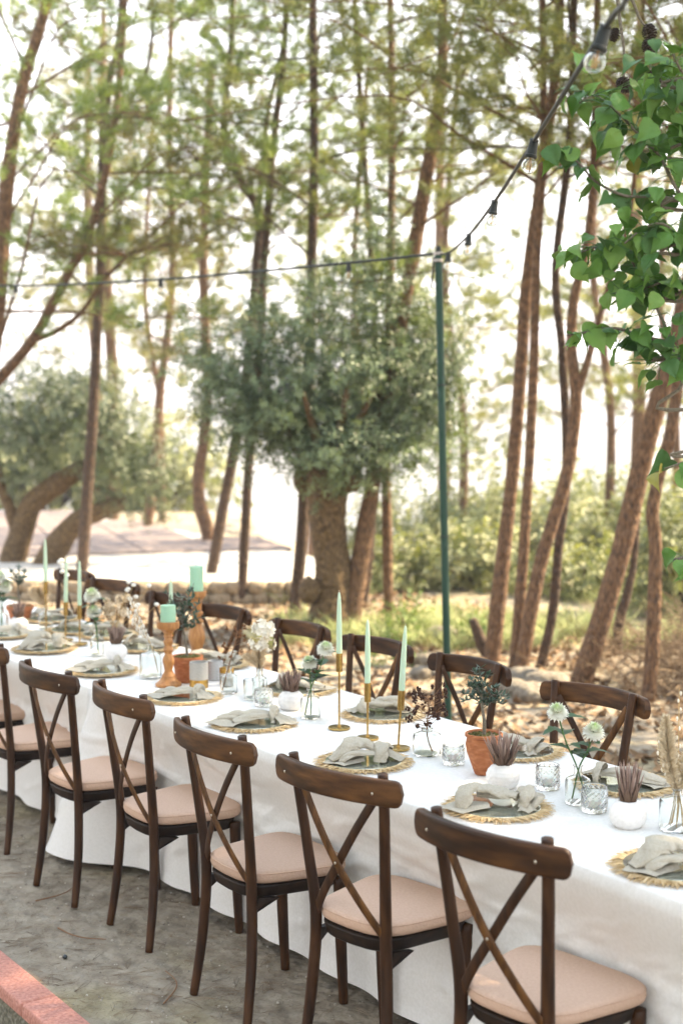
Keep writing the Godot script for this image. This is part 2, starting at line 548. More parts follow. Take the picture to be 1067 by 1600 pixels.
func chairs() -> void:
	var c0 := make_chair("nearest dark wood chair with a blush cushion, cut by the bottom edge")
	c0.position = Vector3(1.505, 0, 0.285)
	c0.rotation.y = deg_to_rad(7.5)
	for a in [
		[0.823, 0.256, 10.3, "dark wood cross back chair before the nearer brass candlesticks, second from the front"],
		[0.292, 0.294, 0.5, "dark wood cross back chair third from the front on the near side"],
		[-0.415, 0.244, -1.5, "dark wood cross back chair on the near side before the short turned candlestick"],
		[-0.998, 0.28, 3.0, "dark wood cross back chair standing where the two tablecloths meet"],
		[-1.735, 0.235, 0.0, "dark wood chair cut by the left edge, one post and blush seat showing"],
		[-2.37, 0.2, -2.0, "farthest chair of the near side, only a corner of its seat and one leg showing"],
		[0.536, -0.362, 186.3, "brown cross back chair on the far side behind the two white chrysanthemums"],
		[-0.195, -0.385, 181.5, "brown cross back chair behind the small olive in its tapered pot"],
		[-0.789, -0.385, 183.0, "brown cross back chair on the far side behind the brass candlesticks with mint tapers"],
		[-1.38, -0.38, 182.5, "brown cross back chair on the far side in front of the thick olive trunk"],
		[-2.05, -0.38, 188.0, "brown cross back chair on the far side beside the tall turned wooden candlestick"],
		[-2.661, -0.39, 182.0, "brown far side chair, mostly hidden behind the broad potted olive"],
		[-3.345, -0.44, 194.0, "light brown chair back on the far side behind the dried white flowers"],
		[-3.985, -0.46, 186.0, "farthest chair of the far side, behind the left group of brass candlesticks"]]:
		var o := copy(c0, Vector3(a[0], 0, a[1]), deg_to_rad(a[2]), a[3])
		# cushions are worn and pushed about a little differently; some rails are painted sunlit
		var pad: MeshInstance3D = o.get_node("seat_cushion")
		pad.material_override = M[["cushion", "cushion_worn", "cushion_pale"][rng.randi() % 3]]
		var turn := rng.randf_range(-0.03, 0.03)
		for part in ["seat_cushion", "piping"]:
			var q: MeshInstance3D = o.get_node(part)
			q.rotation.y = turn
			q.position = Vector3(-0.15 * sin(turn), 0, 0)
		if rng.randf() < 0.5:
			(o.get_node("top_rail") as MeshInstance3D).material_override = M["wood_rail_sunlit"]


# ---------------------------------------------------------------- tablecloths

func tablecloth(x0: float, x1: float, z0: float, z1: float, top: float, label: String, s: int, flare: Array, lean: float) -> void:
	# a sheet of linen: flat top, rounded edge, skirt with soft folds, points at the corners
	var r := 0.014
	var step := 0.024
	var nx := int((x1 - x0) / step)
	var nz := int((z1 - z0) / step)
	var rows := []
	for k in nz + 1:
		var row := PackedVector3Array()
		for i in nx + 1:
			var x := lerpf(x0 + r, x1 - r, float(i) / nx)
			var z := lerpf(z0 + r, z1 - r, float(k) / nz)
			row.append(Vector3(x, top + 0.0012 * fn.get_noise_2d(x * 260.0, z * 260.0 + s) + 0.001 * fn.get_noise_2d(x * 60.0 + 50, z * 60.0), z))
		rows.append(row)
	var mb := MB.new()
	var flip := []
	for k in range(nz, -1, -1):
		flip.append(rows[k])
	mb.sheet(flip)
	var ring := []
	var nrm := []
	var dc := []
	for i in nx:
		ring.append(rows[nz][i]); nrm.append(Vector3(0, 0, 1)); dc.append(i)
	for k in range(nz, 0, -1):
		ring.append(rows[k][nx]); nrm.append(Vector3(1, 0, 0)); dc.append(nz - k)
	for i in range(nx, 0, -1):
		ring.append(rows[0][i]); nrm.append(Vector3(0, 0, -1)); dc.append(nx - i)
	for k in nz:
		ring.append(rows[k][0]); nrm.append(Vector3(-1, 0, 0)); dc.append(k)
	var n := ring.size()
	var corner := [0, nx, nx + nz, nx + nz + nx]
	var cdir := [Vector3(-1, 0, 1), Vector3(1, 0, 1), Vector3(1, 0, -1), Vector3(-1, 0, -1)]
	var out := []
	var m := 44
	for q in m + 5:
		out.append(PackedVector3Array())
	for j in n:
		var p: Vector3 = ring[j]
		var d: Vector3 = nrm[j]
		var fl := 0.0
		for k in 4:
			var away := absf(j - corner[k])
			away = minf(away, n - away) * step
			var w := exp(-pow(away / 0.11, 2.0))
			d += (cdir[k].normalized() - d) * w
			fl += w * flare[k]
		d = d.normalized()
		var along := j * step
		for q in 5:
			var a := PI / 2 * q / 4.0
			out[q].append(p + d * r * sin(a) - Vector3(0, r * (1.0 - cos(a)), 0))
		var pleat := 0.5 + 0.5 * fn.get_noise_2d(along * 35.0, 300.0 + s)
		var ph := along * 17.0 + 2.2 * fn.get_noise_2d(along * 25.0, 20.0 + s)
		for q in m:
			var t := (q + 1.0) / m
			var drop := (top - r - 0.035) * t + 0.012 * t * fn.get_noise_2d(along * 40.0, 77.0 + s)
			var o := 0.006 + 0.014 * t + pow(t, 1.2) * (0.003 + 0.018 * pleat) * sin(ph) + fl * pow(t, 1.25)
			o += 0.008 * fn.get_noise_2d(along * 45.0 + 9, t * 70.0 + s) * minf(1.0, t * 4.0)
			# creases left by folding and by the chairs
			o += 0.016 * (1.0 - smoothstep(0.0, 0.13, absf(fn.get_noise_2d(along * 60.0 - t * 25, t * 130.0 + s * 3)))) * sin(PI * t)
			o += 0.011 * (1.0 - smoothstep(0.0, 0.09, absf(fn.get_noise_2d(along * 130.0 + t * 60, t * 190.0 + s * 9)))) * sin(PI * t)
			var press := along * 1.05 + 0.4
			o += 0.0035 * exp(-pow((press - roundf(press)) / 0.02, 2.0)) + 0.003 * exp(-pow((t - 0.34) / 0.02, 2.0))
			if q >= m - 2:
				o += 0.0025
			o -= lean * absf(nrm[j].z) * (1.0 - exp(-pow(minf(corner_gap(j, corner, n) * step / 0.25, 2.0), 2.0))) * smoothstep(0.0, 0.4, t)
			o = maxf(o, 0.002 - lean)
			out[q + 5].append(p + d * (r + o) - Vector3(0, r + drop, 0))
	for q in out.size():
		out[q].reverse()
	mb.sheet(out, true)
	tag(obj("tablecloth", mb, "cloth"), label, "tablecloth", "white linen tablecloths")


func corner_gap(j: int, corner: Array, n: int) -> float:
	var g := 1e9
	for k in corner:
		var a := absf(j - k)
		g = minf(g, minf(a, n - a))
	return g


func cloths() -> void:
	tablecloth(-1.3, 3.3, -0.485, 0.325, 0.7205, "white linen tablecloth over the nearer table, falling almost to the ground", 1, [0.2, 0.1, 0.1, 0.12], 0.105)
	tablecloth(-5.2, -1.325, -0.49, 0.325, 0.714, "white linen tablecloth over the farther table at the left", 2, [0.1, 0.03, 0.03, 0.1], 0.105)


# ---------------------------------------------------------------- place settings

const TOP := 0.7225
const RIGHT := Vector3(0.571, 0, -0.821)
const AWAY := Vector3(-0.821, 0, -0.571)


func at(x: float, z: float) -> Vector3:
	return Vector3(x, TOP, z)


func make_charger(label: String) -> Node3D:
	var t := thing("raffia_charger", label, "placemat", Vector3.ZERO, 0.0, "fringed raffia chargers at the place settings")
	var mb := MB.new()
	var c0 := Color(0.66, 0.46, 0.22)
	mb.col = c0
	for ring in 8:
		var r := 0.064 + ring * 0.0095
		var pts := PackedVector3Array()
		for k in 41:
			var a := TAU * k / 40.0
			pts.append(Vector3(cos(a) * r, 0.0032 + 0.0006 * sin(a * 9 + ring), sin(a) * r))
		mb.col = c0 * (0.85 + 0.3 * rng.randf())
		mb.tube(pts, [0.0046], 6, false, 0.62, Vector3(1, 0, 0))
	obj("woven_disc", mb, "raffia", t, true)
	mb = MB.new()
	for k in 420:
		var a := TAU * k / 420.0 + rng.randf_range(-0.02, 0.02)
		var top := k % 2 == 0
		var r0 := rng.randf_range(0.112, 0.122)
		var r1 := rng.randf_range(0.144, 0.166)
		var d := Vector3(cos(a), 0, sin(a))
		var a2 := a + rng.randf_range(-0.09, 0.09)
		var e := Vector3(cos(a2), 0, sin(a2))
		var w := d.cross(Vector3.UP) * rng.randf_range(0.001, 0.0026)
		var y := 0.0085 if top else 0.004
		var y1 := rng.randf_range(0.001, 0.013) if top else rng.randf_range(0.001, 0.006)
		var f := rng.randf()
		mb.col = Color(lerpf(0.78, 0.52, f), lerpf(0.6, 0.36, f), lerpf(0.36, 0.165, f))
		mb.shell([PackedVector3Array([d * r0 - w + Vector3(0, y, 0), d * r0 + w + Vector3(0, y, 0)]), PackedVector3Array([d * 0.134 - w + Vector3(0, y + rng.randf_range(0.0, 0.005), 0), d * 0.134 + w + Vector3(0, y + 0.002, 0)]), PackedVector3Array([e * r1 - w * 0.4 + Vector3(0, y1, 0), e * r1 + w * 0.4 + Vector3(0, y1, 0)])], 0.0006)
	obj("fringe", mb, "raffia", t, true).set_meta("kind", "stuff")
	return t


func ribbon(mb: MB, path: PackedVector3Array, radii: Array, a0: float, a1: float, s: float, crumple := 0.18) -> void:
	# a strip of cloth rolled over a path: part of a tube with creases along it
	var rows := []
	var n := path.size()
	var nrm := Vector3.UP
	for i in n:
		var t := (path[mini(i + 1, n - 1)] - path[maxi(i - 1, 0)]).normalized()
		nrm = (nrm - t * nrm.dot(t)).normalized()
		var b := t.cross(nrm)
		var f := float(i) / (n - 1) * (radii.size() - 1)
		var k := mini(int(f), radii.size() - 2)
		var r: float = lerpf(radii[k], radii[k + 1], f - k)
		var row := PackedVector3Array()
		var m := 34
		for j in m:
			var a := lerpf(a0, a1, float(j) / (m - 1))
			var q := r * (0.92 + 1.5 * crumple * (absf(sin(a * 1.5 + s + 1.6 * sin(i * 0.3 + s))) - 0.5) + 2.2 * crumple * fn.get_noise_3d(i * 16.0, a * 34.0, s * 50.0) + 0.8 * crumple * fn.get_noise_3d(i * 40.0, a * 90.0, s * 50.0))
			row.append(path[i] + nrm * cos(a) * q * 0.9 + b * sin(a) * q * 1.12)
		rows.append(row)
	mb.shell(rows, 0.0016)


func fan(mb: MB, a: Vector3, dir: Vector3, length: float, w0: float, w1: float, h: float, folds: float, s: float, lie := 0.004) -> void:
	# a tail of cloth that opens away from the knot and comes to a corner
	var side := dir.cross(Vector3.UP).normalized()
	var rows := []
	var n := 18
	var m := 21
	for i in n + 1:
		var u := float(i) / n
		var row := PackedVector3Array()
		for j in m:
			var vv := lerpf(-1.0, 1.0, float(j) / (m - 1))
			var w := lerpf(w0, w1, pow(u, 0.8))
			var reach := length * u * (1.0 - 0.45 * absf(vv) * u)
			var y := lie + h * pow(1.0 - u, 1.6) * (1.0 - 0.5 * vv * vv)
			y += folds * (1.0 - 0.55 * u) * (0.5 + 0.5 * sin(vv * 6.5 + s + u * 1.8)) + 0.004 * fn.get_noise_2d(u * 120.0 + s * 30.0, vv * 60.0)
			row.append(a + dir * reach + side * vv * w * 0.5 + Vector3(0, maxf(y, 0.0025), 0))
		rows.append(row)
	mb.shell(rows, -0.0014)


func make_napkin(variant: int, label: String) -> Node3D:
	var mb := MB.new()
	var s := 1.7 * variant + 0.4
	match variant:
		0:  # low and long: a pleated tail, a soft bunch, a knot at one end
			fan(mb, Vector3(0.02, 0, 0), Vector3(-1, 0, 0.05).normalized(), 0.165, 0.035, 0.15, 0.022, 0.012, s)
			ribbon(mb, curve([Vector3(-0.1, 0.012, -0.02), Vector3(-0.05, 0.026, -0.012), Vector3(0.0, 0.034, 0.0), Vector3(0.06, 0.026, 0.004)]), [0.012, 0.026, 0.025, 0.016], -1.9, 1.9, s)
			ribbon(mb, curve([Vector3(-0.06, 0.012, 0.035), Vector3(-0.01, 0.03, 0.028), Vector3(0.05, 0.03, 0.012)]), [0.016, 0.022, 0.014], -1.8, 1.8, s + 2)
			ribbon(mb, curve([Vector3(0.052, 0.004, 0.026), Vector3(0.05, 0.042, 0.022), Vector3(0.056, 0.054, -0.004), Vector3(0.062, 0.03, -0.03), Vector3(0.06, 0.006, -0.026)]), [0.012, 0.015, 0.016, 0.014, 0.012], -1.7, 1.7, s + 4, 0.25)
			fan(mb, Vector3(0.06, 0, 0.01), Vector3(0.75, 0, 0.65).normalized(), 0.075, 0.03, 0.08, 0.04, 0.012, s + 1)
		1:  # a high loop, a flat tail and a rosette knot
			fan(mb, Vector3(-0.02, 0, 0.03), Vector3(-1, 0, 0.12).normalized(), 0.125, 0.05, 0.12, 0.008, 0.006, s)
			ribbon(mb, curve([Vector3(-0.085, 0.006, 0.05), Vector3(-0.078, 0.05, 0.03), Vector3(-0.06, 0.07, 0.005), Vector3(-0.03, 0.058, -0.004), Vector3(0.01, 0.046, 0.0), Vector3(0.05, 0.04, 0.012)]), [0.016, 0.02, 0.018, 0.022, 0.024, 0.018], -2.1, 1.7, s)
			ribbon(mb, curve([Vector3(-0.05, 0.03, -0.03), Vector3(-0.01, 0.03, -0.028), Vector3(0.04, 0.034, -0.01)]), [0.018, 0.024, 0.016], -1.9, 1.9, s + 2)
			ribbon(mb, curve([Vector3(0.05, 0.012, -0.03), Vector3(0.066, 0.05, -0.022), Vector3(0.074, 0.062, 0.006), Vector3(0.07, 0.046, 0.034), Vector3(0.06, 0.01, 0.04)]), [0.014, 0.018, 0.02, 0.018, 0.012], -1.9, 1.9, s + 4, 0.22)
			ribbon(mb, curve([Vector3(0.1, 0.012, -0.02), Vector3(0.098, 0.04, 0.0), Vector3(0.09, 0.03, 0.026), Vector3(0.08, 0.008, 0.036)]), [0.01, 0.016, 0.014, 0.01], -1.9, 1.9, s + 5, 0.25)
			fan(mb, Vector3(0.07, 0, 0.03), Vector3(0.05, 0, 1).normalized(), 0.045, 0.02, 0.05, 0.03, 0.01, s + 1)
		2:  # a standing fold and a knot wrapped round it
			fan(mb, Vector3(0.0, 0, 0.02), Vector3(-0.95, 0, 0.3).normalized(), 0.12, 0.05, 0.1, 0.012, 0.008, s)
			ribbon(mb, curve([Vector3(-0.09, 0.008, 0.035), Vector3(-0.06, 0.035, 0.02), Vector3(-0.03, 0.068, 0.0), Vector3(0.0, 0.058, -0.008), Vector3(0.045, 0.038, -0.004)]), [0.012, 0.024, 0.03, 0.027, 0.02], -2.2, 2.0, s, 0.22)
			ribbon(mb, curve([Vector3(-0.06, 0.006, 0.05), Vector3(-0.035, 0.03, 0.045), Vector3(0.0, 0.034, 0.03), Vector3(0.05, 0.03, 0.01)]), [0.014, 0.02, 0.02, 0.014], -2.0, 1.6, s + 3)
			ribbon(mb, curve([Vector3(0.05, 0.006, 0.036), Vector3(0.052, 0.046, 0.026), Vector3(0.056, 0.06, 0.0), Vector3(0.06, 0.04, -0.03), Vector3(0.055, 0.01, -0.036)]), [0.016, 0.019, 0.02, 0.018, 0.014], -1.8, 1.8, s + 4, 0.2)
			fan(mb, Vector3(0.065, 0, -0.005), Vector3(1, 0, -0.1).normalized(), 0.06, 0.035, 0.075, 0.04, 0.014, s + 1)
	var o := obj("linen_napkin", mb, "linen")
	tag(o, label, "napkin", "knotted linen napkins on the plates")
	return o


func settings() -> void:
	var charger := make_charger("")
	var pm := MB.new()
	pm.lathe([Vector2(0.0, 0.0), Vector2(0.1, 0.0), Vector2(0.1215, 0.0022), Vector2(0.122, 0.0032), Vector2(0.121, 0.0042), Vector2(0.1, 0.0036), Vector2(0.0, 0.0036)], 56)
	var plate := obj("glass_plate", pm, "mirror")
	tag(plate, "", "plate", "round mirrored glass plates at the place settings")
	var naps := [make_napkin(0, ""), make_napkin(1, ""), make_napkin(2, "")]
	var fresh := [true, true, true]
	var list := [
		[1.672, 0.165, 2, 58, 1.15, "cut by the right edge, nearest the front"],
		[1.025, 0.168, 1, 55, 1.15, "in front of the tapered olive pot"],
		[0.379, 0.164, 2, 50, 1.1, "in front of the nearer brass candlesticks"],
		[-0.307, 0.154, 0, 58, 1.25, "in front of the upright chrysanthemum bottle"],
		[-0.869, 0.135, 0, 50, 1.1, "in front of the concrete and gold cup"],
		[-1.599, 0.135, 0, 64, 1.15, "just left of the short turned candlestick"],
		[-2.294, 0.105, 2, 60, 1.2, "in front of the farther trio of brass candlesticks"],
		[-2.82, 0.09, 0, 70, 1.1, "at the left edge of the farther table"],
		[1.047, -0.31, 0, 225, 1.2, "behind the rightmost protea pot"],
		[0.547, -0.33, 1, 30, 1.0, "half hidden behind the tapered olive pot"],
		[-0.165, -0.315, 2, 235, 1.1, "behind the nearer brass candlesticks"],
		[-0.744, -0.32, 0, 230, 1.1, "behind the middle protea pot"],
		[-1.45, -0.34, 1, 50, 1.1, "behind the mossy terracotta pot"],
		[-2.053, -0.3, 0, 225, 1.1, "across the table from the short turned candlestick"],
		[-2.516, -0.33, 2, 230, 1.0, "on the far side behind the leftmost dried posy"],
		[-2.75, -0.26, 0, 220, 1.0, "on the far side behind the farther brass candlesticks"],
		[-3.2, -0.33, 1, 230, 1.0, "last on the far side, towards the left edge"]]
	for k in list.size():
		var a: Array = list[k]
		var p := at(a[0], a[1])
		var c: Node3D = charger
		var d: Node3D = plate
		if k > 0:
			c = copy(charger, p, rng.randf() * TAU, "", "raffia_charger")
			d = copy(plate, p, 0.0, "", "glass_plate")
		c.position = p
		d.position = p + Vector3(0, 0.0062, 0)
		c.set_meta("label", "fringed straw coloured raffia charger " + a[5])
		d.set_meta("label", "round mirrored glass plate " + a[5])
		var v: int = a[2]
		var o: Node3D = naps[v]
		if not fresh[v]:
			o = copy(naps[v], p, 0.0, "", "linen_napkin")
		fresh[v] = false
		o.position = p + Vector3(0, 0.0098, 0)
		o.rotation.y = deg_to_rad(a[3] + rng.randf_range(-9, 9))
		o.scale = Vector3(1.0, rng.randf_range(0.58, 0.74), rng.randf_range(0.95, 1.12)) * a[4]
		o.set_meta("label", "knotted greige linen napkin " + a[5])


# ---------------------------------------------------------------- glass, pots and candles

func glass_lathe(outer: Array, wall: float, base: float, wob := 0.0, lobes := 0, segs := 36) -> MB:
	# outer: the outside from the foot to the lip; the inside follows it at the wall's thickness
	var prof := [Vector2(0, 0)]
	prof.append_array(outer)
	var inner := []
	for p in outer:
		if p.y > base:
			inner.append(Vector2(maxf(p.x - wall, 0.001), p.y))
	inner.append(Vector2(maxf(outer[1].x - wall, 0.001), base))
	inner.sort_custom(func(a, b): return a.y > b.y)
	prof.append_array(inner)
	prof.append(Vector2(0, base))
	var mb := MB.new()
	mb.lathe(prof, segs, Transform3D(), wob, lobes)
	return mb


func bottle(p: Vector3, r: float, body: float, neck_r: float, top: float, label: String) -> void:
	var mb := glass_lathe([Vector2(r * 0.92, 0), Vector2(r, 0.004), Vector2(r, body * 0.86), Vector2(r * 0.95, body * 0.94), Vector2(r * 0.75, body), Vector2(neck_r * 1.25, body + 0.006), Vector2(neck_r, body + 0.014), Vector2(neck_r, top - 0.005), Vector2(neck_r * 1.25, top - 0.002), Vector2(neck_r * 1.2, top)], 0.0022, 0.006)
	var o := obj("glass_vase", mb, "glass")
	o.position = p
	tag(o, label, "vase", "clear glass bud vases along the table")


func votive(p: Vector3, r: float, h: float, label: String, candle_label: String) -> void:
	# pressed glass with a diamond relief
	var mb := MB.new()
	var rows := []
	var n := 72
	var m := 34
	for i in m + 1:
		var y := h * i / m
		var row := PackedVector3Array()
		for j in n:
			var a := TAU * j / n
			var rel := 0.0
			if y > h * 0.06 and y < h * 0.9:
				rel = 0.0022 * (absf(sin(a * 7.0 + y * 230.0)) + absf(sin(a * 7.0 - y * 230.0)) - 0.6)
			row.append(Vector3(cos(a) * (r + rel), y, sin(a) * (r + rel)))
		row.reverse()
		rows.append(row)
	for q in [Vector2(r - 0.0015, h + 0.001), Vector2(r - 0.0035, h - 0.001), Vector2(r - 0.005, h * 0.8), Vector2(r - 0.006, 0.012), Vector2(0.0, 0.009)]:
		var row := PackedVector3Array()
		for j in n:
			var a := TAU * j / n
			row.append(Vector3(cos(a) * q.x, q.y, sin(a) * q.x))
		row.reverse()
		rows.append(row)
	mb.sheet(rows, true)
	var foot := []
	for j in n:
		foot.append(rows[0][j])
	foot.reverse()
	mb.face(foot)
	var o := obj("glass_votive", mb, "glass")
	o.position = p
	tag(o, label, "candle holder", "pressed glass votives along the table")
	var c := thing("votive_candle", candle_label, "candle", p + Vector3(0, 0.0135, 0), 0.0, "white candles inside the pressed glass votives")
	mb = MB.new()
	mb.lathe([Vector2(0, 0), Vector2(0.021, 0), Vector2(0.022, 0.002), Vector2(0.022, 0.019), Vector2(0.02, 0.021), Vector2(0, 0.02)], 24)
	obj("wax", mb, "white_wax", c)
	mb = MB.new()
	mb.tube(PackedVector3Array([Vector3(0, 0.019, 0), Vector3(0.001, 0.028, 0)]), [0.0009], 5)
	obj("wick", mb, "wick", c)


func taper_set(p: Vector3, h: float, lean: Vector3, label: String, candle_label: String) -> void:
	var t := thing("brass_candlestick", label, "candlestick", p, 0.0, "slim brass candlesticks on the table")
	var top := Vector3(0, h, 0) + lean * h
	var mb := MB.new()
	mb.lathe([Vector2(0, 0), Vector2(0.037, 0), Vector2(0.039, 0.0015), Vector2(0.039, 0.0065), Vector2(0.037, 0.008), Vector2(0.02, 0.0085), Vector2(0.0065, 0.0095), Vector2(0.006, 0.013), Vector2(0, 0.013)], 40)
	obj("base", mb, "brass", t)
	mb = MB.new()
	mb.tube(PackedVector3Array([Vector3(0, 0.01, 0), top * (1.0 - 0.06 / h)]), [0.0038], 10)
	obj("rod", mb, "brass", t)
	mb = MB.new()
	var b := Basis(Quaternion(Vector3.UP, top.normalized()))
	mb.lathe([Vector2(0, -0.066), Vector2(0.0105, -0.066), Vector2(0.0115, -0.064), Vector2(0.0118, -0.001), Vector2(0.0112, 0.0), Vector2(0.0104, -0.002), Vector2(0.01, -0.02), Vector2(0, -0.02)], 24, Transform3D(b, top))
	obj("cup", mb, "brass", t)
	var c := thing("taper_candle", candle_label, "candle", p + top, 0.0, "mint green taper candles")
	c.basis = b
	mb = MB.new()
	mb.lathe([Vector2(0, -0.018), Vector2(0.0094, -0.018), Vector2(0.0098, 0.0), Vector2(0.0104, 0.015), Vector2(0.0096, 0.1), Vector2(0.0074, 0.175), Vector2(0.005, 0.204), Vector2(0.0025, 0.214), Vector2(0, 0.216)], 20)
	obj("wax", mb, "pale_wax", c)
	mb = MB.new()
	mb.tube(PackedVector3Array([Vector3(0, 0.213, 0), Vector3(0.001, 0.222, 0.001)]), [0.0008], 5)
	obj("wick", mb, "wick", c)


func pillar_set(p: Vector3, prof: Array, cr: float, ch: float, label: String, candle_label: String) -> void:
	var mb := MB.new()
	mb.lathe(prof, 36)
	var o := obj("turned_candlestick", mb, "turned_wood")
	o.position = p
	tag(o, label, "candlestick", "turned wooden candlesticks")
	var top: float = 0.0
	for q in prof:
		top = maxf(top, q.y)
	var c := thing("pillar_candle", candle_label, "candle", p + Vector3(0, top - 0.006, 0), 0.0, "mint green pillar candles")
	mb = MB.new()
	mb.lathe([Vector2(0, 0), Vector2(cr, 0), Vector2(cr * 1.005, 0.003), Vector2(cr, ch - 0.004), Vector2(cr * 0.96, ch), Vector2(cr * 0.6, ch - 0.002), Vector2(0, ch - 0.003)], 36)
	obj("wax", mb, "wax", c)
	mb = MB.new()
	mb.tube(PackedVector3Array([Vector3(0, ch - 0.004, 0), Vector3(0.001, ch + 0.009, 0)]), [0.001], 5)
	obj("wick", mb, "wick", c)


func round_pot(p: Vector3, ribs: float, label: String) -> void:
	var out := []
	var n := 22
	for i in n + 1:
		var t := float(i) / n
		var a := lerpf(-1.0, 1.08, t)
		out.append(Vector2(0.0505 * cos(a) * (1.0 + ribs * sin(t * 46.0)), 0.034 + 0.0375 * sin(a) / sin(1.05)))
	var mb := MB.new()
	var prof := [Vector2(0, out[0].y)]
	prof.append_array(out)
	prof.append(Vector2(0.0225, 0.0668))
	prof.append(Vector2(0.0215, 0.06))
	prof.append(Vector2(0.03, 0.045))
	prof.append(Vector2(0, 0.02))
	mb.lathe(prof, 40, Transform3D(Basis(), Vector3(0, -0.0018, 0)))
	var o := obj("ceramic_pot", mb, "ceramic")
	o.position = p
	tag(o, label, "vase", "small round white ceramic pots along the table")


# ---------------------------------------------------------------- flowers

func blade(mb: MB, a: Vector3, dir: Vector3, face: Vector3, length: float, w: float, bend: float, n := 4, c1 = null) -> void:
	# a petal or a narrow leaf with a keel
	var side := dir.cross(face).normalized()
	var f := side.cross(dir).normalized()
	var c0 := mb.col
	var rows := []
	var s := mb.v.size()
	for i in n + 1:
		var t := float(i) / n
		var ww := w * sin(PI * clampf(0.12 + t * 0.86, 0.0, 1.0)) + 0.0001
		var p := a + dir * length * t + f * bend * t * t * length
		if c1 != null:
			mb.col = c0.lerp(c1, t)
		mb.vert(p - side * ww * 0.5)
		mb.vert(p - f * ww * 0.16)
		mb.vert(p + side * ww * 0.5)
	for i in n:
		for j in 2:
			mb.quad(s + i * 3 + j, s + i * 3 + j + 1, s + (i + 1) * 3 + j + 1, s + (i + 1) * 3 + j)
	mb.col = c0


func mum_head(mb: MB, p: Vector3, up: Vector3, r: float) -> void:
	var b := Basis(Quaternion(Vector3.UP, up.normalized()))
	for ring in 11:
		var f0 := ring / 10.0
		var tilt := lerpf(-0.55, 1.5, f0)
		var n := int(lerpf(40, 8, f0 * f0))
		for k in n:
			var a := TAU * (k + 0.5 * (ring % 2)) / n + rng.randf_range(-0.1, 0.1)
			var tl := tilt + rng.randf_range(-0.1, 0.1)
			var d := b * Vector3(cos(a) * cos(tl), sin(tl) * 0.72, sin(a) * cos(tl)).normalized()
			var f := b * Vector3(-cos(a) * sin(tl), cos(tl), -sin(a) * sin(tl))
			var g := clampf(f0 * 1.6 - 0.62, 0.0, 1.0)
			mb.col = Color(0.8, 0.8, 0.66).lerp(Color(0.32, 0.52, 0.15), g * g)
			blade(mb, p + d * r * 0.3, d, f, r * rng.randf_range(0.5, 0.76) * lerpf(1.0, 0.72, f0), r * 0.17, -0.12 if ring < 6 else 0.2, 3, Color(0.88, 0.87, 0.8).lerp(Color(0.52, 0.7, 0.27), g * g))


func lobed_leaf(mb: MB, a: Vector3, dir: Vector3, face: Vector3, length: float, droop: float) -> void:
	var side := dir.cross(face).normalized()
	var up := side.cross(dir).normalized()
	var n := 9
	var s := mb.v.size()
	for i in n + 1:
		var t := float(i) / n
		var w := length * 0.4 * sin(PI * pow(t, 0.8)) * (0.62 + 0.38 * absf(sin(t * 9.5))) + 0.0004
		var p := a + dir * length * t - up * droop * t * t * length
		mb.vert(p - side * w + up * w * 0.25)
		mb.vert(p)
		mb.vert(p + side * w + up * w * 0.25)
	for i in n:
		for j in 2:
			mb.quad(s + i * 3 + j, s + i * 3 + j + 1, s + (i + 1) * 3 + j + 1, s + (i + 1) * 3 + j)


func mums(base: Vector3, heads: Array, label: String) -> void:
	# heads: [lateral, height, away, radius, tilt]
	var k := 0
	var t := thing("chrysanthemum_stems", label, "flowers", base, 0.0, "white chrysanthemums in glass bottles")
	for h in heads:
		var mb := MB.new()
		var foot: Vector3 = RIGHT * (-0.35 * h[0]) + Vector3(0, 0.012, 0) + AWAY * 0.006 * k
		var neck: Vector3 = RIGHT * (0.004 * (k - 0.5)) + Vector3(0, h[5], 0)
		var top: Vector3 = RIGHT * h[0] + AWAY * h[2] + Vector3(0, h[1], 0)
		var path := curve([foot, neck, neck.lerp(top, 0.5) + RIGHT * h[0] * 0.1, top])
		mb.tube(path, [0.0026, 0.0022], 7)
		obj("stem", mb, "stem", t)
		mb = MB.new()
		mum_head(mb, top, Vector3(0, 1, 0) + RIGHT * h[4] - AWAY * 0.35, h[3])
		obj("flower_head", mb, "petal", t, true)
		for q in 6:
			mb = MB.new()
			mb.col = Color(0.03, 0.085, 0.025)
			var f := 0.5 + 0.082 * q
			var p := path[int(f * (path.size() - 1))]
			var an := q * 2.4 + k * 1.3 + 0.4
			var d: Vector3 = (RIGHT * cos(an) + AWAY * sin(an) + Vector3(0, 0.45, 0)).normalized()
			lobed_leaf(mb, p, d, Vector3.UP, rng.randf_range(0.05, 0.075), rng.randf_range(0.1, 0.7))
			obj("leaf", mb, "leaf_dark", t, true)
		k += 1


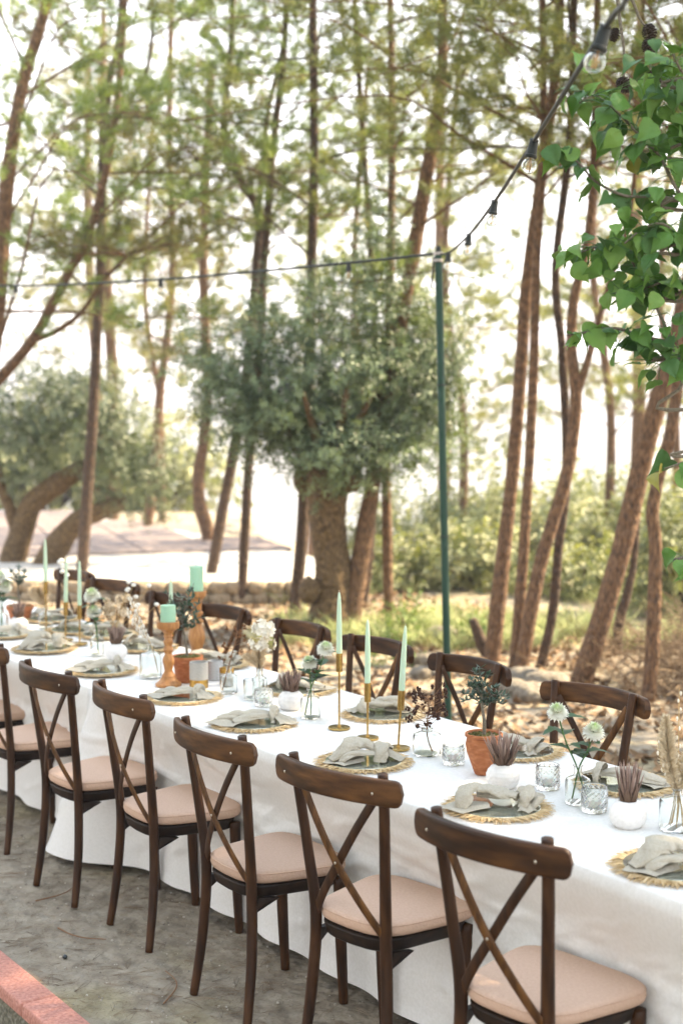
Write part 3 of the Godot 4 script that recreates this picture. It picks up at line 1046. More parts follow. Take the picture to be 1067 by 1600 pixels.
func protea(base: Vector3, r: float, h: float, open: float, label: String) -> void:
	var t := thing("protea_bloom", label, "flower", base, 0.0, "dried protea blooms in white pots")
	var mb := MB.new()
	mb.tube(PackedVector3Array([Vector3(0, -0.035, 0), Vector3(0.001, 0.004, 0)]), [0.005], 8)
	obj("stem", mb, "dry_stem", t)
	mb = MB.new()
	for k in 44:
		var a := k * 2.399 + rng.randf() * 0.3
		var ring := sqrt((k + 0.5) / 44.0)
		var lean := ring * open + rng.randf_range(-0.13, 0.13)
		var d := Vector3(cos(a) * sin(lean), cos(lean), sin(a) * sin(lean)).normalized()
		var p := Vector3(cos(a), 0, sin(a)) * r * 0.38 * ring + Vector3(0, h * 0.12, 0)
		mb.col = Color(0.085, 0.05, 0.03).lerp(Color(0.16, 0.1, 0.07), rng.randf())
		var len := h * rng.randf_range(0.62, 0.88)
		var tip := Color(0.46, 0.34, 0.29).lerp(Color(0.22, 0.14, 0.115), rng.randf())
		mb.col = mb.col
		blade(mb, p, d, Vector3(-cos(a), 0.2, -sin(a)), len, 0.009, rng.randf_range(-0.05, 0.14), 5, tip)
		blade(mb, p, d, Vector3(-sin(a), 0.1, cos(a)), len, 0.0052, 0.03, 5, tip)
	obj("florets", mb, "dry_flower", t, true)
	mb = MB.new()
	for k in 16:
		var a := k * 2.399
		var lean := open * 0.9 + rng.randf_range(-0.1, 0.25)
		var d := Vector3(cos(a) * sin(lean), cos(lean), sin(a) * sin(lean)).normalized()
		mb.col = Color(0.055, 0.03, 0.018).lerp(Color(0.1, 0.06, 0.03), rng.randf())
		blade(mb, Vector3(cos(a), 0, sin(a)) * r * 0.3 + Vector3(0, h * 0.03, 0), d, Vector3(-cos(a), 0.3, -sin(a)), h * rng.randf_range(0.38, 0.66), 0.018, 0.1, 5, Color(0.14, 0.085, 0.06))
	obj("bracts", mb, "dry_flower", t, true)


func olive_leaves(mb: MB, path: PackedVector3Array, n: int, size: float) -> void:
	for k in n:
		var f := rng.randf_range(0.15, 1.0)
		var p := path[int(f * (path.size() - 1))]
		var d := Vector3(rng.randf_range(-1, 1), rng.randf_range(-0.3, 1), rng.randf_range(-1, 1)).normalized()
		var tone := rng.randf()
		mb.col = Color(0.035, 0.07, 0.045).lerp(Color(0.14, 0.19, 0.15), tone * tone)
		blade(mb, p, d, Vector3(rng.randf_range(-0.6, 0.6), 1, rng.randf_range(-0.6, 0.6)), size * rng.randf_range(0.7, 1.2), size * 0.34, 0.1, 4)


func potted_olive(p: Vector3, pot: Array, soil: Vector2, trunk: Array, twigs: Array, leaf: float, per: int, label: String) -> void:
	var t := thing("potted_olive_tree", label, "potted plant", p, 0.0, "little olive trees in terracotta pots")
	var mb := MB.new()
	mb.lathe(pot, 40)
	obj("pot", mb, "terracotta", t)
	mb = MB.new()
	var rows := []
	for i in 9:
		var row := PackedVector3Array()
		var r := soil.x * (1.0 - i / 8.0)
		for j in 28:
			var a := TAU * j / 28
			row.append(Vector3(cos(a) * r, soil.y + 0.007 * sqrt(i / 8.0) + 0.008 * fn.get_noise_2d(cos(a) * r * 3000, sin(a) * r * 3000), sin(a) * r))
		row.reverse()
		rows.append(row)
	mb.sheet(rows, true)
	for k in 60:
		var a := rng.randf() * TAU
		var r := soil.x * sqrt(rng.randf()) * 0.93
		mb.ball(Vector3(cos(a) * r, soil.y + 0.004, sin(a) * r), Vector3.ONE * rng.randf_range(0.003, 0.0075), 4, 6, fn, 0.6)
	obj("moss", mb, "moss", t)
	mb = MB.new()
	var path := curve(trunk)
	mb.tube(path, [0.0065, 0.005, 0.0035], 9)
	obj("trunk", mb, "twig_bark", t)
	mb = MB.new()
	var lv := MB.new()
	for w in twigs:
		var from: Vector3 = path[int(w[0] * (path.size() - 1))]
		var to: Vector3 = RIGHT * w[1] + AWAY * w[3] + Vector3(0, w[2], 0)
		var tp := curve([from, from.lerp(to, 0.5) + Vector3(0, 0.012, 0), to], 5)
		mb.tube(tp, [0.0024, 0.0012], 5)
		olive_leaves(lv, tp, per, leaf)
	obj("twigs", mb, "twig_bark", t)
	obj("leaves", lv, "leaf_dark", t, true).set_meta("kind", "stuff")


func buds(mb: MB, path: PackedVector3Array, n: int, from: float, size: float, c: Color) -> void:
	for k in n:
		var f := from + (1.0 - from) * (k + 0.5) / n
		var p := path[int(f * (path.size() - 1))]
		var a := k * 2.4
		mb.col = c * rng.randf_range(0.85, 1.1)
		mb.ball(p + Vector3(cos(a), 0.3, sin(a)) * size * 0.9, Vector3(0.62, 1.15, 0.62) * size * rng.randf_range(0.75, 1.15), 6, 8)


func plume(mb: MB, path: PackedVector3Array, n: int, w: float, c0: Color, c1: Color) -> void:
	for k in n:
		var f := rng.randf()
		var i := int(f * (path.size() - 2))
		var p := path[i].lerp(path[i + 1], rng.randf())
		var t := (path[i + 1] - path[i]).normalized()
		var a := rng.randf() * TAU
		var o := (Vector3(cos(a), 0, sin(a)) + t * rng.randf_range(0.7, 1.6)).normalized()
		var len := w * (0.5 + 0.9 * sin(PI * clampf(f * 0.9 + 0.08, 0, 1))) * rng.randf_range(0.7, 1.25)
		var s := o.cross(Vector3(rng.randf() - 0.5, rng.randf() - 0.5, rng.randf() - 0.5)).normalized() * 0.0011
		mb.col = c0.lerp(c1, rng.randf())
		var q := mb.vert(p - s)
		var q1 := mb.vert(p + s)
		var e := p + o * len * 0.55
		var q2 := mb.vert(e + s * 0.8)
		var q3 := mb.vert(p + o * len - Vector3(0, len * 0.18, 0))
		mb.tri(q, q1, q2)
		mb.tri(q, q2, q3)


func florets(mb: MB, mid: Vector3, rad: Vector3, n: int, size: float, c: Color) -> void:
	# four-petalled flowers over a lumpy head
	for k in n:
		var d := Vector3(rng.randfn(), rng.randfn() * 0.9 + 0.2, rng.randfn()).normalized()
		var p := mid + d * rad * rng.randf_range(0.55, 1.0)
		var x := d.cross(Vector3(rng.randf() - 0.5, rng.randf(), rng.randf() - 0.5)).normalized()
		var y := d.cross(x)
		mb.col = c * rng.randf_range(0.86, 1.08)
		for q in 4:
			var a := PI / 2 * q + 0.3
			var r := (x * cos(a) + y * sin(a) + d * 0.35).normalized()
			blade(mb, p, r, d, size, size * 0.95, 0.1, 3)


func seed_umbel(mb: MB, st: MB, path: PackedVector3Array, n: int, spread: float, size: float, c: Color) -> void:
	for k in n:
		var f := rng.randf_range(0.42, 1.0)
		var p := path[int(f * (path.size() - 1))]
		var a := k * 2.399
		var e := p + (RIGHT * cos(a) + AWAY * sin(a) * 0.8 + Vector3(0, rng.randf_range(0.1, 0.95), 0)) * spread * rng.randf_range(0.55, 1.0)
		st.tube(PackedVector3Array([p, p.lerp(e, 0.6) + Vector3(0, -0.004, 0), e]), [0.001, 0.0006], 4)
		for q in 7:
			var d := Vector3(rng.randfn(), rng.randfn(), rng.randfn()).normalized()
			mb.col = c * rng.randf_range(0.6, 1.6)
			mb.ball(e + d * size * 0.75, Vector3.ONE * size * rng.randf_range(0.35, 0.6), 4, 6, fn, 0.5)


func centre() -> void:
	# right end
	bottle(at(1.451, -0.092), 0.048, 0.086, 0.0125, 0.112, "wide clear glass vase cut by the right edge, holding pampas grass")
	var t := thing("pampas_grass", "dried pampas plume with pussy willow twigs at the right edge", "dried flowers", at(1.451, -0.092))
	var mb := MB.new()
	var st := MB.new()
	var bd := MB.new()
	for k in 7:
		var a := k * 2.4
		st.tube(curve([Vector3(cos(a) * 0.02, 0.012, sin(a) * 0.02), Vector3(cos(a) * 0.004, 0.11, sin(a) * 0.004), RIGHT * rng.randf_range(-0.025, 0.02) + Vector3(0, 0.19, 0)]), [0.0016, 0.001], 5)
	var p1 := curve([Vector3(0, 0.1, 0), RIGHT * -0.022 + Vector3(0, 0.17, 0), RIGHT * -0.03 + Vector3(0, 0.24, 0), RIGHT * -0.034 + Vector3(0, 0.31, 0)])
	plume(mb, p1, 2200, 0.026, Color(0.6, 0.48, 0.31), Color(0.76, 0.66, 0.49))
	var p2 := curve([Vector3(0, 0.1, 0), RIGHT * 0.02 + Vector3(0, 0.17, 0), RIGHT * 0.034 + Vector3(0, 0.26, 0)])
	plume(mb, p2, 1200, 0.022, Color(0.6, 0.48, 0.31), Color(0.74, 0.64, 0.47))
	for w in [[0.0, 0.38, 14], [-0.056, 0.245, 9], [0.02, 0.29, 10]]:
		var p := curve([Vector3(0, 0.02, 0), Vector3(0.001, 0.11, 0), RIGHT * w[0] * 0.7 + Vector3(0, w[1] * 0.65, 0), RIGHT * w[0] + Vector3(0, w[1], 0)])
		st.tube(p, [0.0018, 0.001], 5)
		buds(bd, p, w[2], 0.42, 0.0052, Color(0.78, 0.72, 0.6))
	obj("plume", mb, "dry_flower", t, true).set_meta("kind", "stuff")
	obj("stems", st, "pale_stem", t)
	obj("willow_buds", bd, "dry_flower", t, true).set_meta("kind", "stuff")
	round_pot(at(1.355, -0.006), 0.004, "round pinkish white pot before the pampas vase, rightmost of the round pots")
	protea(at(1.355, -0.006) + Vector3(0, 0.05, 0), 0.042, 0.128, 0.2, "tall closed dried protea, the rightmost, in the pinkish white pot")
	votive(at(1.196, -0.04), 0.035, 0.07, "diamond glass votive right beside the nearest chrysanthemum bottle", "white candle in the votive right of the nearest chrysanthemum bottle")
	votive(at(0.944, -0.099), 0.034, 0.072, "diamond glass votive left of the nearest chrysanthemum bottle", "white candle in the votive left of the nearest chrysanthemum bottle")
	bottle(at(1.112, -0.058), 0.036, 0.075, 0.0115, 0.11, "small clear bottle with two crossing chrysanthemum stems, between two votives")
	mums(at(1.112, -0.058), [[-0.06, 0.262, 0.0, 0.034, -0.15, 0.1], [0.043, 0.206, 0.0, 0.035, 0.1, 0.1]], "two white chrysanthemums leaning apart, green at the centre, nearest the front")
	round_pot(at(0.857, 0.0), 0.016, "ribbed round white pot in front of the tapered terracotta pot")
	protea(at(0.857, 0.0) + Vector3(0, 0.05, 0), 0.045, 0.122, 0.42, "spreading dried protea in front of the tapered terracotta pot")
	potted_olive(at(0.702, -0.058), [Vector2(0, 0), Vector2(0.027, 0), Vector2(0.029, 0.004), Vector2(0.04, 0.035), Vector2(0.052, 0.068), Vector2(0.0565, 0.092), Vector2(0.053, 0.108), Vector2(0.052, 0.114), Vector2(0.058, 0.118), Vector2(0.0585, 0.126), Vector2(0.055, 0.128), Vector2(0.05, 0.124), Vector2(0.048, 0.108), Vector2(0, 0.105)], Vector2(0.0495, 0.114),
		[Vector3(0, 0.11, 0), Vector3(0.002, 0.16, 0.0), RIGHT * -0.006 + Vector3(0, 0.21, 0), RIGHT * -0.01 + Vector3(0, 0.25, 0)],
		[[0.95, -0.03, 0.32, 0.0], [0.9, -0.012, 0.33, 0.02], [0.9, -0.055, 0.275, 0.01], [0.8, -0.07, 0.25, -0.02], [0.85, -0.045, 0.3, -0.03], [0.95, 0.012, 0.31, 0.0], [0.9, 0.0, 0.285, -0.04], [0.7, 0.05, 0.25, 0.0], [0.65, 0.07, 0.235, -0.02], [0.7, 0.085, 0.24, 0.02], [0.75, 0.04, 0.265, 0.03], [0.7, 0.06, 0.215, 0.0], [0.8, -0.02, 0.25, 0.05], [0.75, -0.06, 0.22, 0.03]], 0.022, 26, "small olive tree in a tapered terracotta pot with moss, nearest the front")
	votive(at(0.548, -0.064), 0.034, 0.06, "low frosted glass votive left of the tapered terracotta pot", "white candle in the low votive left of the tapered terracotta pot")
	bottle(at(0.405, -0.071), 0.046, 0.071, 0.016, 0.086, "squat clear glass jar with a brown seed head, right of the brass candlesticks")
	t = thing("dried_flower_bunch", "dark brown branching seed head in the squat glass jar", "dried flowers", at(0.405, -0.071))
	mb = MB.new()
	st = MB.new()
	var sp := curve([RIGHT * 0.018 + Vector3(0, 0.01, 0), RIGHT * 0.002 + Vector3(0, 0.05, 0), Vector3(0, 0.1, 0), RIGHT * 0.004 + Vector3(0, 0.15, 0), RIGHT * 0.002 + Vector3(0, 0.185, 0)])
	st.tube(sp, [0.0024, 0.0016], 6)
	seed_umbel(mb, st, sp, 46, 0.066, 0.0082, Color(0.05, 0.022, 0.012))
	obj("stems", st, "dry_stem", t)
	obj("seeds", mb, "dry_flower", t, true).set_meta("kind", "stuff")
	taper_set(at(-0.072, -0.054), 0.269, Vector3.ZERO, "tallest brass candlestick of the nearer trio, the leftmost", "mint taper in the tallest candlestick of the nearer trio")
	taper_set(at(0.115, -0.042), 0.194, Vector3.ZERO, "short brass candlestick in the middle of the nearer trio", "mint taper in the middle candlestick of the nearer trio")
	taper_set(at(0.295, -0.037), 0.197, RIGHT * 0.055, "short leaning brass candlestick, rightmost of the nearer trio", "leaning mint taper, rightmost of the nearer trio")
	bottle(at(-0.282, -0.072), 0.036, 0.078, 0.012, 0.108, "clear bottle left of the nearer brass candlesticks, holding two chrysanthemums")
	mums(at(-0.282, -0.072), [[0.055, 0.255, 0.0, 0.036, 0.15, 0.1], [-0.004, 0.205, 0.0, 0.034, -0.2, 0.1]], "two white chrysanthemums close together, left of the nearer brass candlesticks")
	round_pot(at(-0.458, -0.101), 0.008, "round white pot between the pampas vase and the middle chrysanthemum bottle")
	protea(at(-0.458, -0.101) + Vector3(0, 0.048, 0), 0.046, 0.108, 0.48, "spiky dried protea beside the middle chrysanthemum bottle")
	votive(at(-0.568, -0.048), 0.034, 0.064, "diamond glass votive in front of the middle pampas vase", "white candle in the votive before the middle pampas vase")
	mb = glass_lathe([Vector2(0.036, 0), Vector2(0.039, 0.004), Vector2(0.0405, 0.04), Vector2(0.041, 0.074), Vector2(0.04, 0.0755)], 0.003, 0.008)
	var o := obj("glass_tumbler", mb, "glass")
	o.position = at(-0.7, -0.085)
	tag(o, "plain glass tumbler between the middle pampas vase and the brown stem bottle", "glass")
	bottle(at(-0.762, -0.15), 0.03, 0.07, 0.0125, 0.112, "narrow clear vase behind the plain tumbler, holding white hydrangea")
	t = thing("dried_hydrangea", "white dried hydrangea with a beige pampas tuft, behind the plain tumbler", "dried flowers", at(-0.762, -0.15))
	mb = MB.new()
	st = MB.new()
	var hy := MB.new()
	sp = curve([Vector3(0, 0.01, 0), Vector3(0, 0.11, 0), RIGHT * 0.018 + Vector3(0, 0.19, 0), RIGHT * 0.02 + Vector3(0, 0.24, 0)])
	st.tube(sp, [0.0018], 5)
	plume(mb, curve([Vector3(0, 0.1, 0), RIGHT * -0.004 + Vector3(0, 0.15, 0), RIGHT * 0.012 + Vector3(0, 0.22, 0)]), 1400, 0.03, Color(0.6, 0.46, 0.28), Color(0.72, 0.6, 0.42))
	plume(mb, curve([Vector3(0, 0.11, 0), RIGHT * -0.035 + Vector3(0, 0.14, 0), RIGHT * -0.06 + Vector3(0, 0.155, 0)]), 900, 0.024, Color(0.62, 0.48, 0.3), Color(0.74, 0.62, 0.45))
	florets(hy, RIGHT * 0.018 + Vector3(0, 0.262, 0), Vector3(0.05, 0.036, 0.05), 46, 0.0155, Color(0.82, 0.78, 0.68))
	florets(hy, RIGHT * -0.004 + Vector3(0, 0.2, 0), Vector3(0.04, 0.03, 0.04), 22, 0.0145, Color(0.82, 0.77, 0.66))
	florets(hy, RIGHT * 0.03 + Vector3(0, 0.2, 0), Vector3(0.03, 0.04, 0.03), 14, 0.0145, Color(0.82, 0.77, 0.66))
	obj("stems", st, "pale_stem", t)
	obj("plume", mb, "dry_flower", t, true).set_meta("kind", "stuff")
	obj("florets", hy, "petal", t, true).set_meta("kind", "stuff")
	bottle(at(-0.862, -0.068), 0.034, 0.074, 0.011, 0.104, "small clear bottle with one slanting brown stem")
	t = thing("dried_brown_stem", "slanting brown stem with a rusty seed tuft, left of the hydrangea", "dried flowers", at(-0.862, -0.068))
	mb = MB.new()
	st = MB.new()
	sp = curve([RIGHT * -0.026 + Vector3(0, 0.012, 0), RIGHT * -0.002 + Vector3(0, 0.1, 0), RIGHT * 0.022 + Vector3(0, 0.19, 0), RIGHT * 0.036 + Vector3(0, 0.25, 0)])
	st.tube(sp, [0.0026, 0.0018], 6)
	seed_umbel(mb, st, sp, 20, 0.05, 0.007, Color(0.14, 0.06, 0.022))
	obj("stems", st, "dry_stem", t)
	obj("seeds", mb, "dry_flower", t, true).set_meta("kind", "stuff")
	for c in [[-1.037, -0.029, 0.039, 0.104, "grey concrete cup with a gold base, beside the mossy terracotta pot"], [-1.02, -0.15, 0.03, 0.07, "smaller concrete cup with a gold rim behind the brown stem bottle"]]:
		t = thing("concrete_cup", c[4], "cup", at(c[0], c[1]), 0.0)
		mb = MB.new()
		var r: float = c[2]
		var h: float = c[3]
		if h > 0.09:
			mb.lathe([Vector2(r * 0.97, h * 0.32), Vector2(r * 0.97, h * 0.96), Vector2(r * 0.94, h), Vector2(r * 0.84, h), Vector2(r * 0.82, h * 0.5), Vector2(0, h * 0.45)], 32)
			obj("cup_wall", mb, "concrete", t)
			mb = MB.new()
			mb.lathe([Vector2(0, 0), Vector2(r * 0.96, 0), Vector2(r * 0.985, 0.002), Vector2(r * 0.985, h * 0.32), Vector2(r * 0.9, h * 0.322)], 32)
			obj("gold_band", mb, "gold_leaf", t)
		else:
			mb.lathe([Vector2(0, 0), Vector2(r * 0.96, 0), Vector2(r, 0.003), Vector2(r, h * 0.72), Vector2(r * 0.9, h * 0.722)], 32)
			obj("cup_wall", mb, "concrete", t)
			mb = MB.new()
			mb.lathe([Vector2(r * 1.005, h * 0.72), Vector2(r * 1.005, h * 0.97), Vector2(r * 0.96, h), Vector2(r * 0.86, h), Vector2(r * 0.84, h * 0.5), Vector2(0, h * 0.45)], 32)
			obj("gold_band", mb, "gold_leaf", t)
	mb = glass_lathe([Vector2(0.03, 0), Vector2(0.032, 0.003), Vector2(0.033, 0.078), Vector2(0.032, 0.08)], 0.003, 0.006)
	o = obj("speckled_tumbler", mb, "speckled_glaze")
	o.position = at(-1.15, -0.17)
	tag(o, "pale speckled tumbler behind the concrete and gold cup", "cup")
	potted_olive(at(-1.176, -0.052), [Vector2(0, 0), Vector2(0.045, 0), Vector2(0.047, 0.004), Vector2(0.055, 0.06), Vector2(0.0585, 0.082), Vector2(0.064, 0.084), Vector2(0.0655, 0.104), Vector2(0.063, 0.108), Vector2(0.057, 0.106), Vector2(0.055, 0.09), Vector2(0, 0.088)], Vector2(0.0565, 0.1),
		[Vector3(0, 0.095, 0), RIGHT * -0.004 + Vector3(0, 0.15, 0), RIGHT * -0.016 + Vector3(0, 0.22, 0), RIGHT * -0.018 + Vector3(0, 0.28, 0)],
		[[0.9, -0.03, 0.36, 0.0], [0.95, 0.03, 0.41, 0.0], [0.9, 0.035, 0.36, 0.02], [0.85, -0.075, 0.33, 0.0], [0.8, -0.09, 0.375, 0.0], [0.85, 0.07, 0.335, 0.02], [0.9, 0.01, 0.33, 0.04], [0.8, -0.05, 0.3, -0.03], [0.75, 0.045, 0.29, 0.0], [0.7, 0.05, 0.24, 0.02], [0.7, 0.02, 0.22, 0.0], [0.75, 0.065, 0.27, -0.03], [0.65, -0.01, 0.27, 0.04], [0.9, 0.02, 0.38, -0.03]], 0.03, 14, "small olive tree in a broad terracotta pot with moss, behind the short candlestick")
	pillar_set(at(-1.132, 0.059), [Vector2(0, 0), Vector2(0.052, 0), Vector2(0.054, 0.003), Vector2(0.0535, 0.011), Vector2(0.045, 0.016), Vector2(0.034, 0.027), Vector2(0.028, 0.038), Vector2(0.0285, 0.042), Vector2(0.026, 0.046), Vector2(0.019, 0.056), Vector2(0.0165, 0.066), Vector2(0.02, 0.084), Vector2(0.0245, 0.1), Vector2(0.0235, 0.112), Vector2(0.017, 0.126), Vector2(0.0145, 0.134), Vector2(0.0185, 0.143), Vector2(0.021, 0.15), Vector2(0.018, 0.156), Vector2(0.0145, 0.166), Vector2(0.0185, 0.177), Vector2(0.0205, 0.184), Vector2(0.0165, 0.192), Vector2(0.0155, 0.199), Vector2(0.019, 0.204), Vector2(0.0165, 0.212), Vector2(0.021, 0.222), Vector2(0.032, 0.231), Vector2(0.044, 0.238), Vector2(0.0465, 0.246), Vector2(0.0465, 0.262), Vector2(0.045, 0.266), Vector2(0.039, 0.266), Vector2(0.036, 0.26), Vector2(0, 0.259)], 0.031, 0.072,
		"short turned wooden candlestick before the broad terracotta pot", "short mint pillar candle on the short turned candlestick")
	pillar_set(at(-1.623, -0.345), [Vector2(0, 0), Vector2(0.055, 0), Vector2(0.057, 0.004), Vector2(0.054, 0.014), Vector2(0.035, 0.03), Vector2(0.026, 0.04), Vector2(0.024, 0.05), Vector2(0.033, 0.075), Vector2(0.0385, 0.1), Vector2(0.036, 0.125), Vector2(0.026, 0.15), Vector2(0.022, 0.165), Vector2(0.031, 0.172), Vector2(0.031, 0.178), Vector2(0.022, 0.185), Vector2(0.021, 0.2), Vector2(0.03, 0.21), Vector2(0.03, 0.216), Vector2(0.022, 0.224), Vector2(0.023, 0.25), Vector2(0.027, 0.262), Vector2(0.026, 0.27), Vector2(0.034, 0.282), Vector2(0.045, 0.292), Vector2(0.046, 0.31), Vector2(0.044, 0.315), Vector2(0.036, 0.313), Vector2(0, 0.308)], 0.031, 0.115,
		"tall turned wooden candlestick at the far edge of the table", "tall mint pillar candle on the tall turned candlestick")
	taper_set(at(-2.008, -0.42), 0.12, Vector3.ZERO, "low brass candlestick hidden behind the broad potted olive", "mint taper tip showing behind the broad potted olive")
	bottle(at(-1.368, 0.019), 0.046, 0.1, 0.013, 0.138, "clear bottle left of the short turned candlestick, with pale seed stems")
	t = thing("dried_flower_bunch", "slanting dried stems with white papery seeds, left of the short candlestick", "dried flowers", at(-1.368, 0.019))
	st = MB.new()
	bd = MB.new()
	for w in [[-0.085, 0.335], [-0.1, 0.29], [-0.06, 0.3], [-0.075, 0.26]]:
		sp = curve([RIGHT * 0.032 + Vector3(0, 0.015, 0), Vector3(0, 0.138, 0), RIGHT * w[0] * 0.6 + Vector3(0, w[1] * 0.72, 0), RIGHT * w[0] + Vector3(0, w[1], 0)])
		st.tube(sp, [0.002, 0.001], 5)
		buds(bd, sp, 13, 0.45, 0.0075, Color(0.8, 0.76, 0.68))
	obj("stems", st, "pale_stem", t)
	obj("seeds", bd, "dry_flower", t, true).set_meta("kind", "stuff")
	round_pot(at(-1.848, -0.053), 0.004, "smooth round white pot beside the dried seed stems")
	protea(at(-1.848, -0.053) + Vector3(0, 0.05, 0), 0.042, 0.115, 0.36, "brown dried protea beside the dried seed stems")
	bottle(at(-2.011, -0.034), 0.032, 0.08, 0.012, 0.115, "clear bottle right of the farther brass trio, with a loose white posy")
	mums(at(-2.011, -0.034), [[-0.02, 0.275, 0.0, 0.045, -0.1, 0.11], [-0.012, 0.2, -0.01, 0.04, -0.1, 0.11]], "two large white chrysanthemums right of the farther brass trio")
	t = thing("dried_posy", "cream dried flower bunch behind the brown protea of the farther table", "dried flowers", at(-2.05, -0.1))
	mb = MB.new()
	st = MB.new()
	for k in 12:
		var e := RIGHT * rng.randf_range(-0.01, 0.11) + AWAY * rng.randf_range(-0.05, 0.05) + Vector3(0, rng.randf_range(0.17, 0.25), 0)
		st.tube(curve([RIGHT * 0.03 + Vector3(0, 0.01, 0), RIGHT * 0.034 + Vector3(0, 0.1, 0), e]), [0.0012], 4)
		florets(mb, e, Vector3.ONE * 0.02, 9, 0.013, Color(0.72, 0.6, 0.44))
	for k in 10:
		var e := RIGHT * rng.randf_range(0.1, 0.25) + Vector3(0, rng.randf_range(0.2, 0.33), 0)
		st.tube(curve([RIGHT * 0.036 + Vector3(0, 0.1, 0), e * 0.8, e]), [0.001], 4)
		mb.col = Color(0.8, 0.77, 0.7)
		mb.ball(e, Vector3(0.013, 0.009, 0.012), 5, 8)
	obj("stems", st, "pale_stem", t)
	obj("florets", mb, "petal", t, true).set_meta("kind", "stuff")
	taper_set(at(-2.733, -0.093), 0.268, Vector3.ZERO, "tallest brass candlestick of the farther trio, the leftmost", "mint taper in the tallest candlestick of the farther trio")
	taper_set(at(-2.484, -0.087), 0.19, RIGHT * 0.02, "brass candlestick in the middle of the farther trio", "slightly leaning mint taper in the middle of the farther trio")
	taper_set(at(-2.334, -0.094), 0.19, RIGHT * 0.01, "rightmost brass candlestick of the farther trio", "mint taper rightmost of the farther trio")
	bottle(at(-2.9, -0.16), 0.036, 0.08, 0.013, 0.11, "clear bottle behind the farther brass trio, holding a beige tuft")
	t = thing("pampas_tuft", "round beige pampas tuft behind the farther brass trio", "dried flowers", at(-2.9, -0.16))
	mb = MB.new()
	st = MB.new()
	st.tube(PackedVector3Array([Vector3(0, 0.01, 0), RIGHT * -0.02 + Vector3(0, 0.15, 0)]), [0.0014], 5)
	plume(mb, curve([Vector3(0, 0.12, 0), RIGHT * -0.03 + Vector3(0, 0.17, 0), RIGHT * -0.045 + Vector3(0, 0.21, 0)]), 1500, 0.05, Color(0.58, 0.45, 0.28), Color(0.72, 0.6, 0.44))
	for k in 7:
		mb.col = Color(0.8, 0.78, 0.72)
		mb.ball(RIGHT * rng.randf_range(0.06, 0.13) + Vector3(0, rng.randf_range(0.25, 0.36), 0), Vector3(0.014, 0.011, 0.013), 5, 8)
	obj("stems", st, "pale_stem", t)
	obj("plume", mb, "dry_flower", t, true).set_meta("kind", "stuff")
	round_pot(at(-2.917, -0.02), 0.004, "round white pot before the orange terracotta pot, farthest of the round pots")
	protea(at(-2.917, -0.02) + Vector3(0, 0.05, 0), 0.042, 0.105, 0.34, "dried protea before the orange terracotta pot at the left")
	potted_olive(at(-3.289, -0.179), [Vector2(0, 0), Vector2(0.05, 0), Vector2(0.052, 0.004), Vector2(0.066, 0.055), Vector2(0.072, 0.057), Vector2(0.074, 0.078), Vector2(0.07, 0.081), Vector2(0.064, 0.078), Vector2(0, 0.065)], Vector2(0.064, 0.072),
		[Vector3(0, 0.07, 0), RIGHT * -0.006 + Vector3(0, 0.13, 0), RIGHT * -0.01 + Vector3(0, 0.2, 0)],
		[[0.95, -0.05, 0.27, 0.0], [0.9, 0.04, 0.27, 0.0], [0.9, 0.0, 0.3, 0.0], [0.9, -0.03, 0.24, 0.03], [0.9, 0.03, 0.23, -0.03], [0.95, -0.055, 0.23, -0.02], [0.9, 0.05, 0.24, 0.02]], 0.024, 26, "small olive tree in an orange terracotta pot, farthest along the table")
	bottle(at(-3.02, 0.03), 0.032, 0.08, 0.012, 0.115, "clear bottle with green stems at the left edge")
	mums(at(-3.02, 0.03), [[-0.01, 0.27, 0.0, 0.045, 0.0, 0.11], [0.02, 0.22, 0.0, 0.042, 0.2, 0.11]], "white chrysanthemums cut by the left edge")


# ---------------------------------------------------------------- ground and walls

const EYE := Vector3(4.0, 0, 2.767)


func land(x: float, z: float) -> float:
	# height of the ground: level round the table, falling away beyond the pines
	var p := Vector3(x, 0, z) - EYE
	var d := p.dot(AWAY)
	var l := p.dot(RIGHT)
	var h := 0.012 * fn.get_noise_2d(x * 60.0, z * 60.0) + 0.004 * fn.get_noise_2d(x * 400.0, z * 400.0)
	var far := 25.0 if l < -1.5 else 13.5
	if d > far:
		h -= (d - far) * 0.1 * smoothstep(far, far + 12.0, d)
	if d > 45.0:
		h -= (d - 45.0) * 0.25
	h += 0.05 * fn.get_noise_2d(x * 12.0 + 90.0, z * 12.0) * smoothstep(9.0, 14.0, d)
	return maxf(h, -48.0)


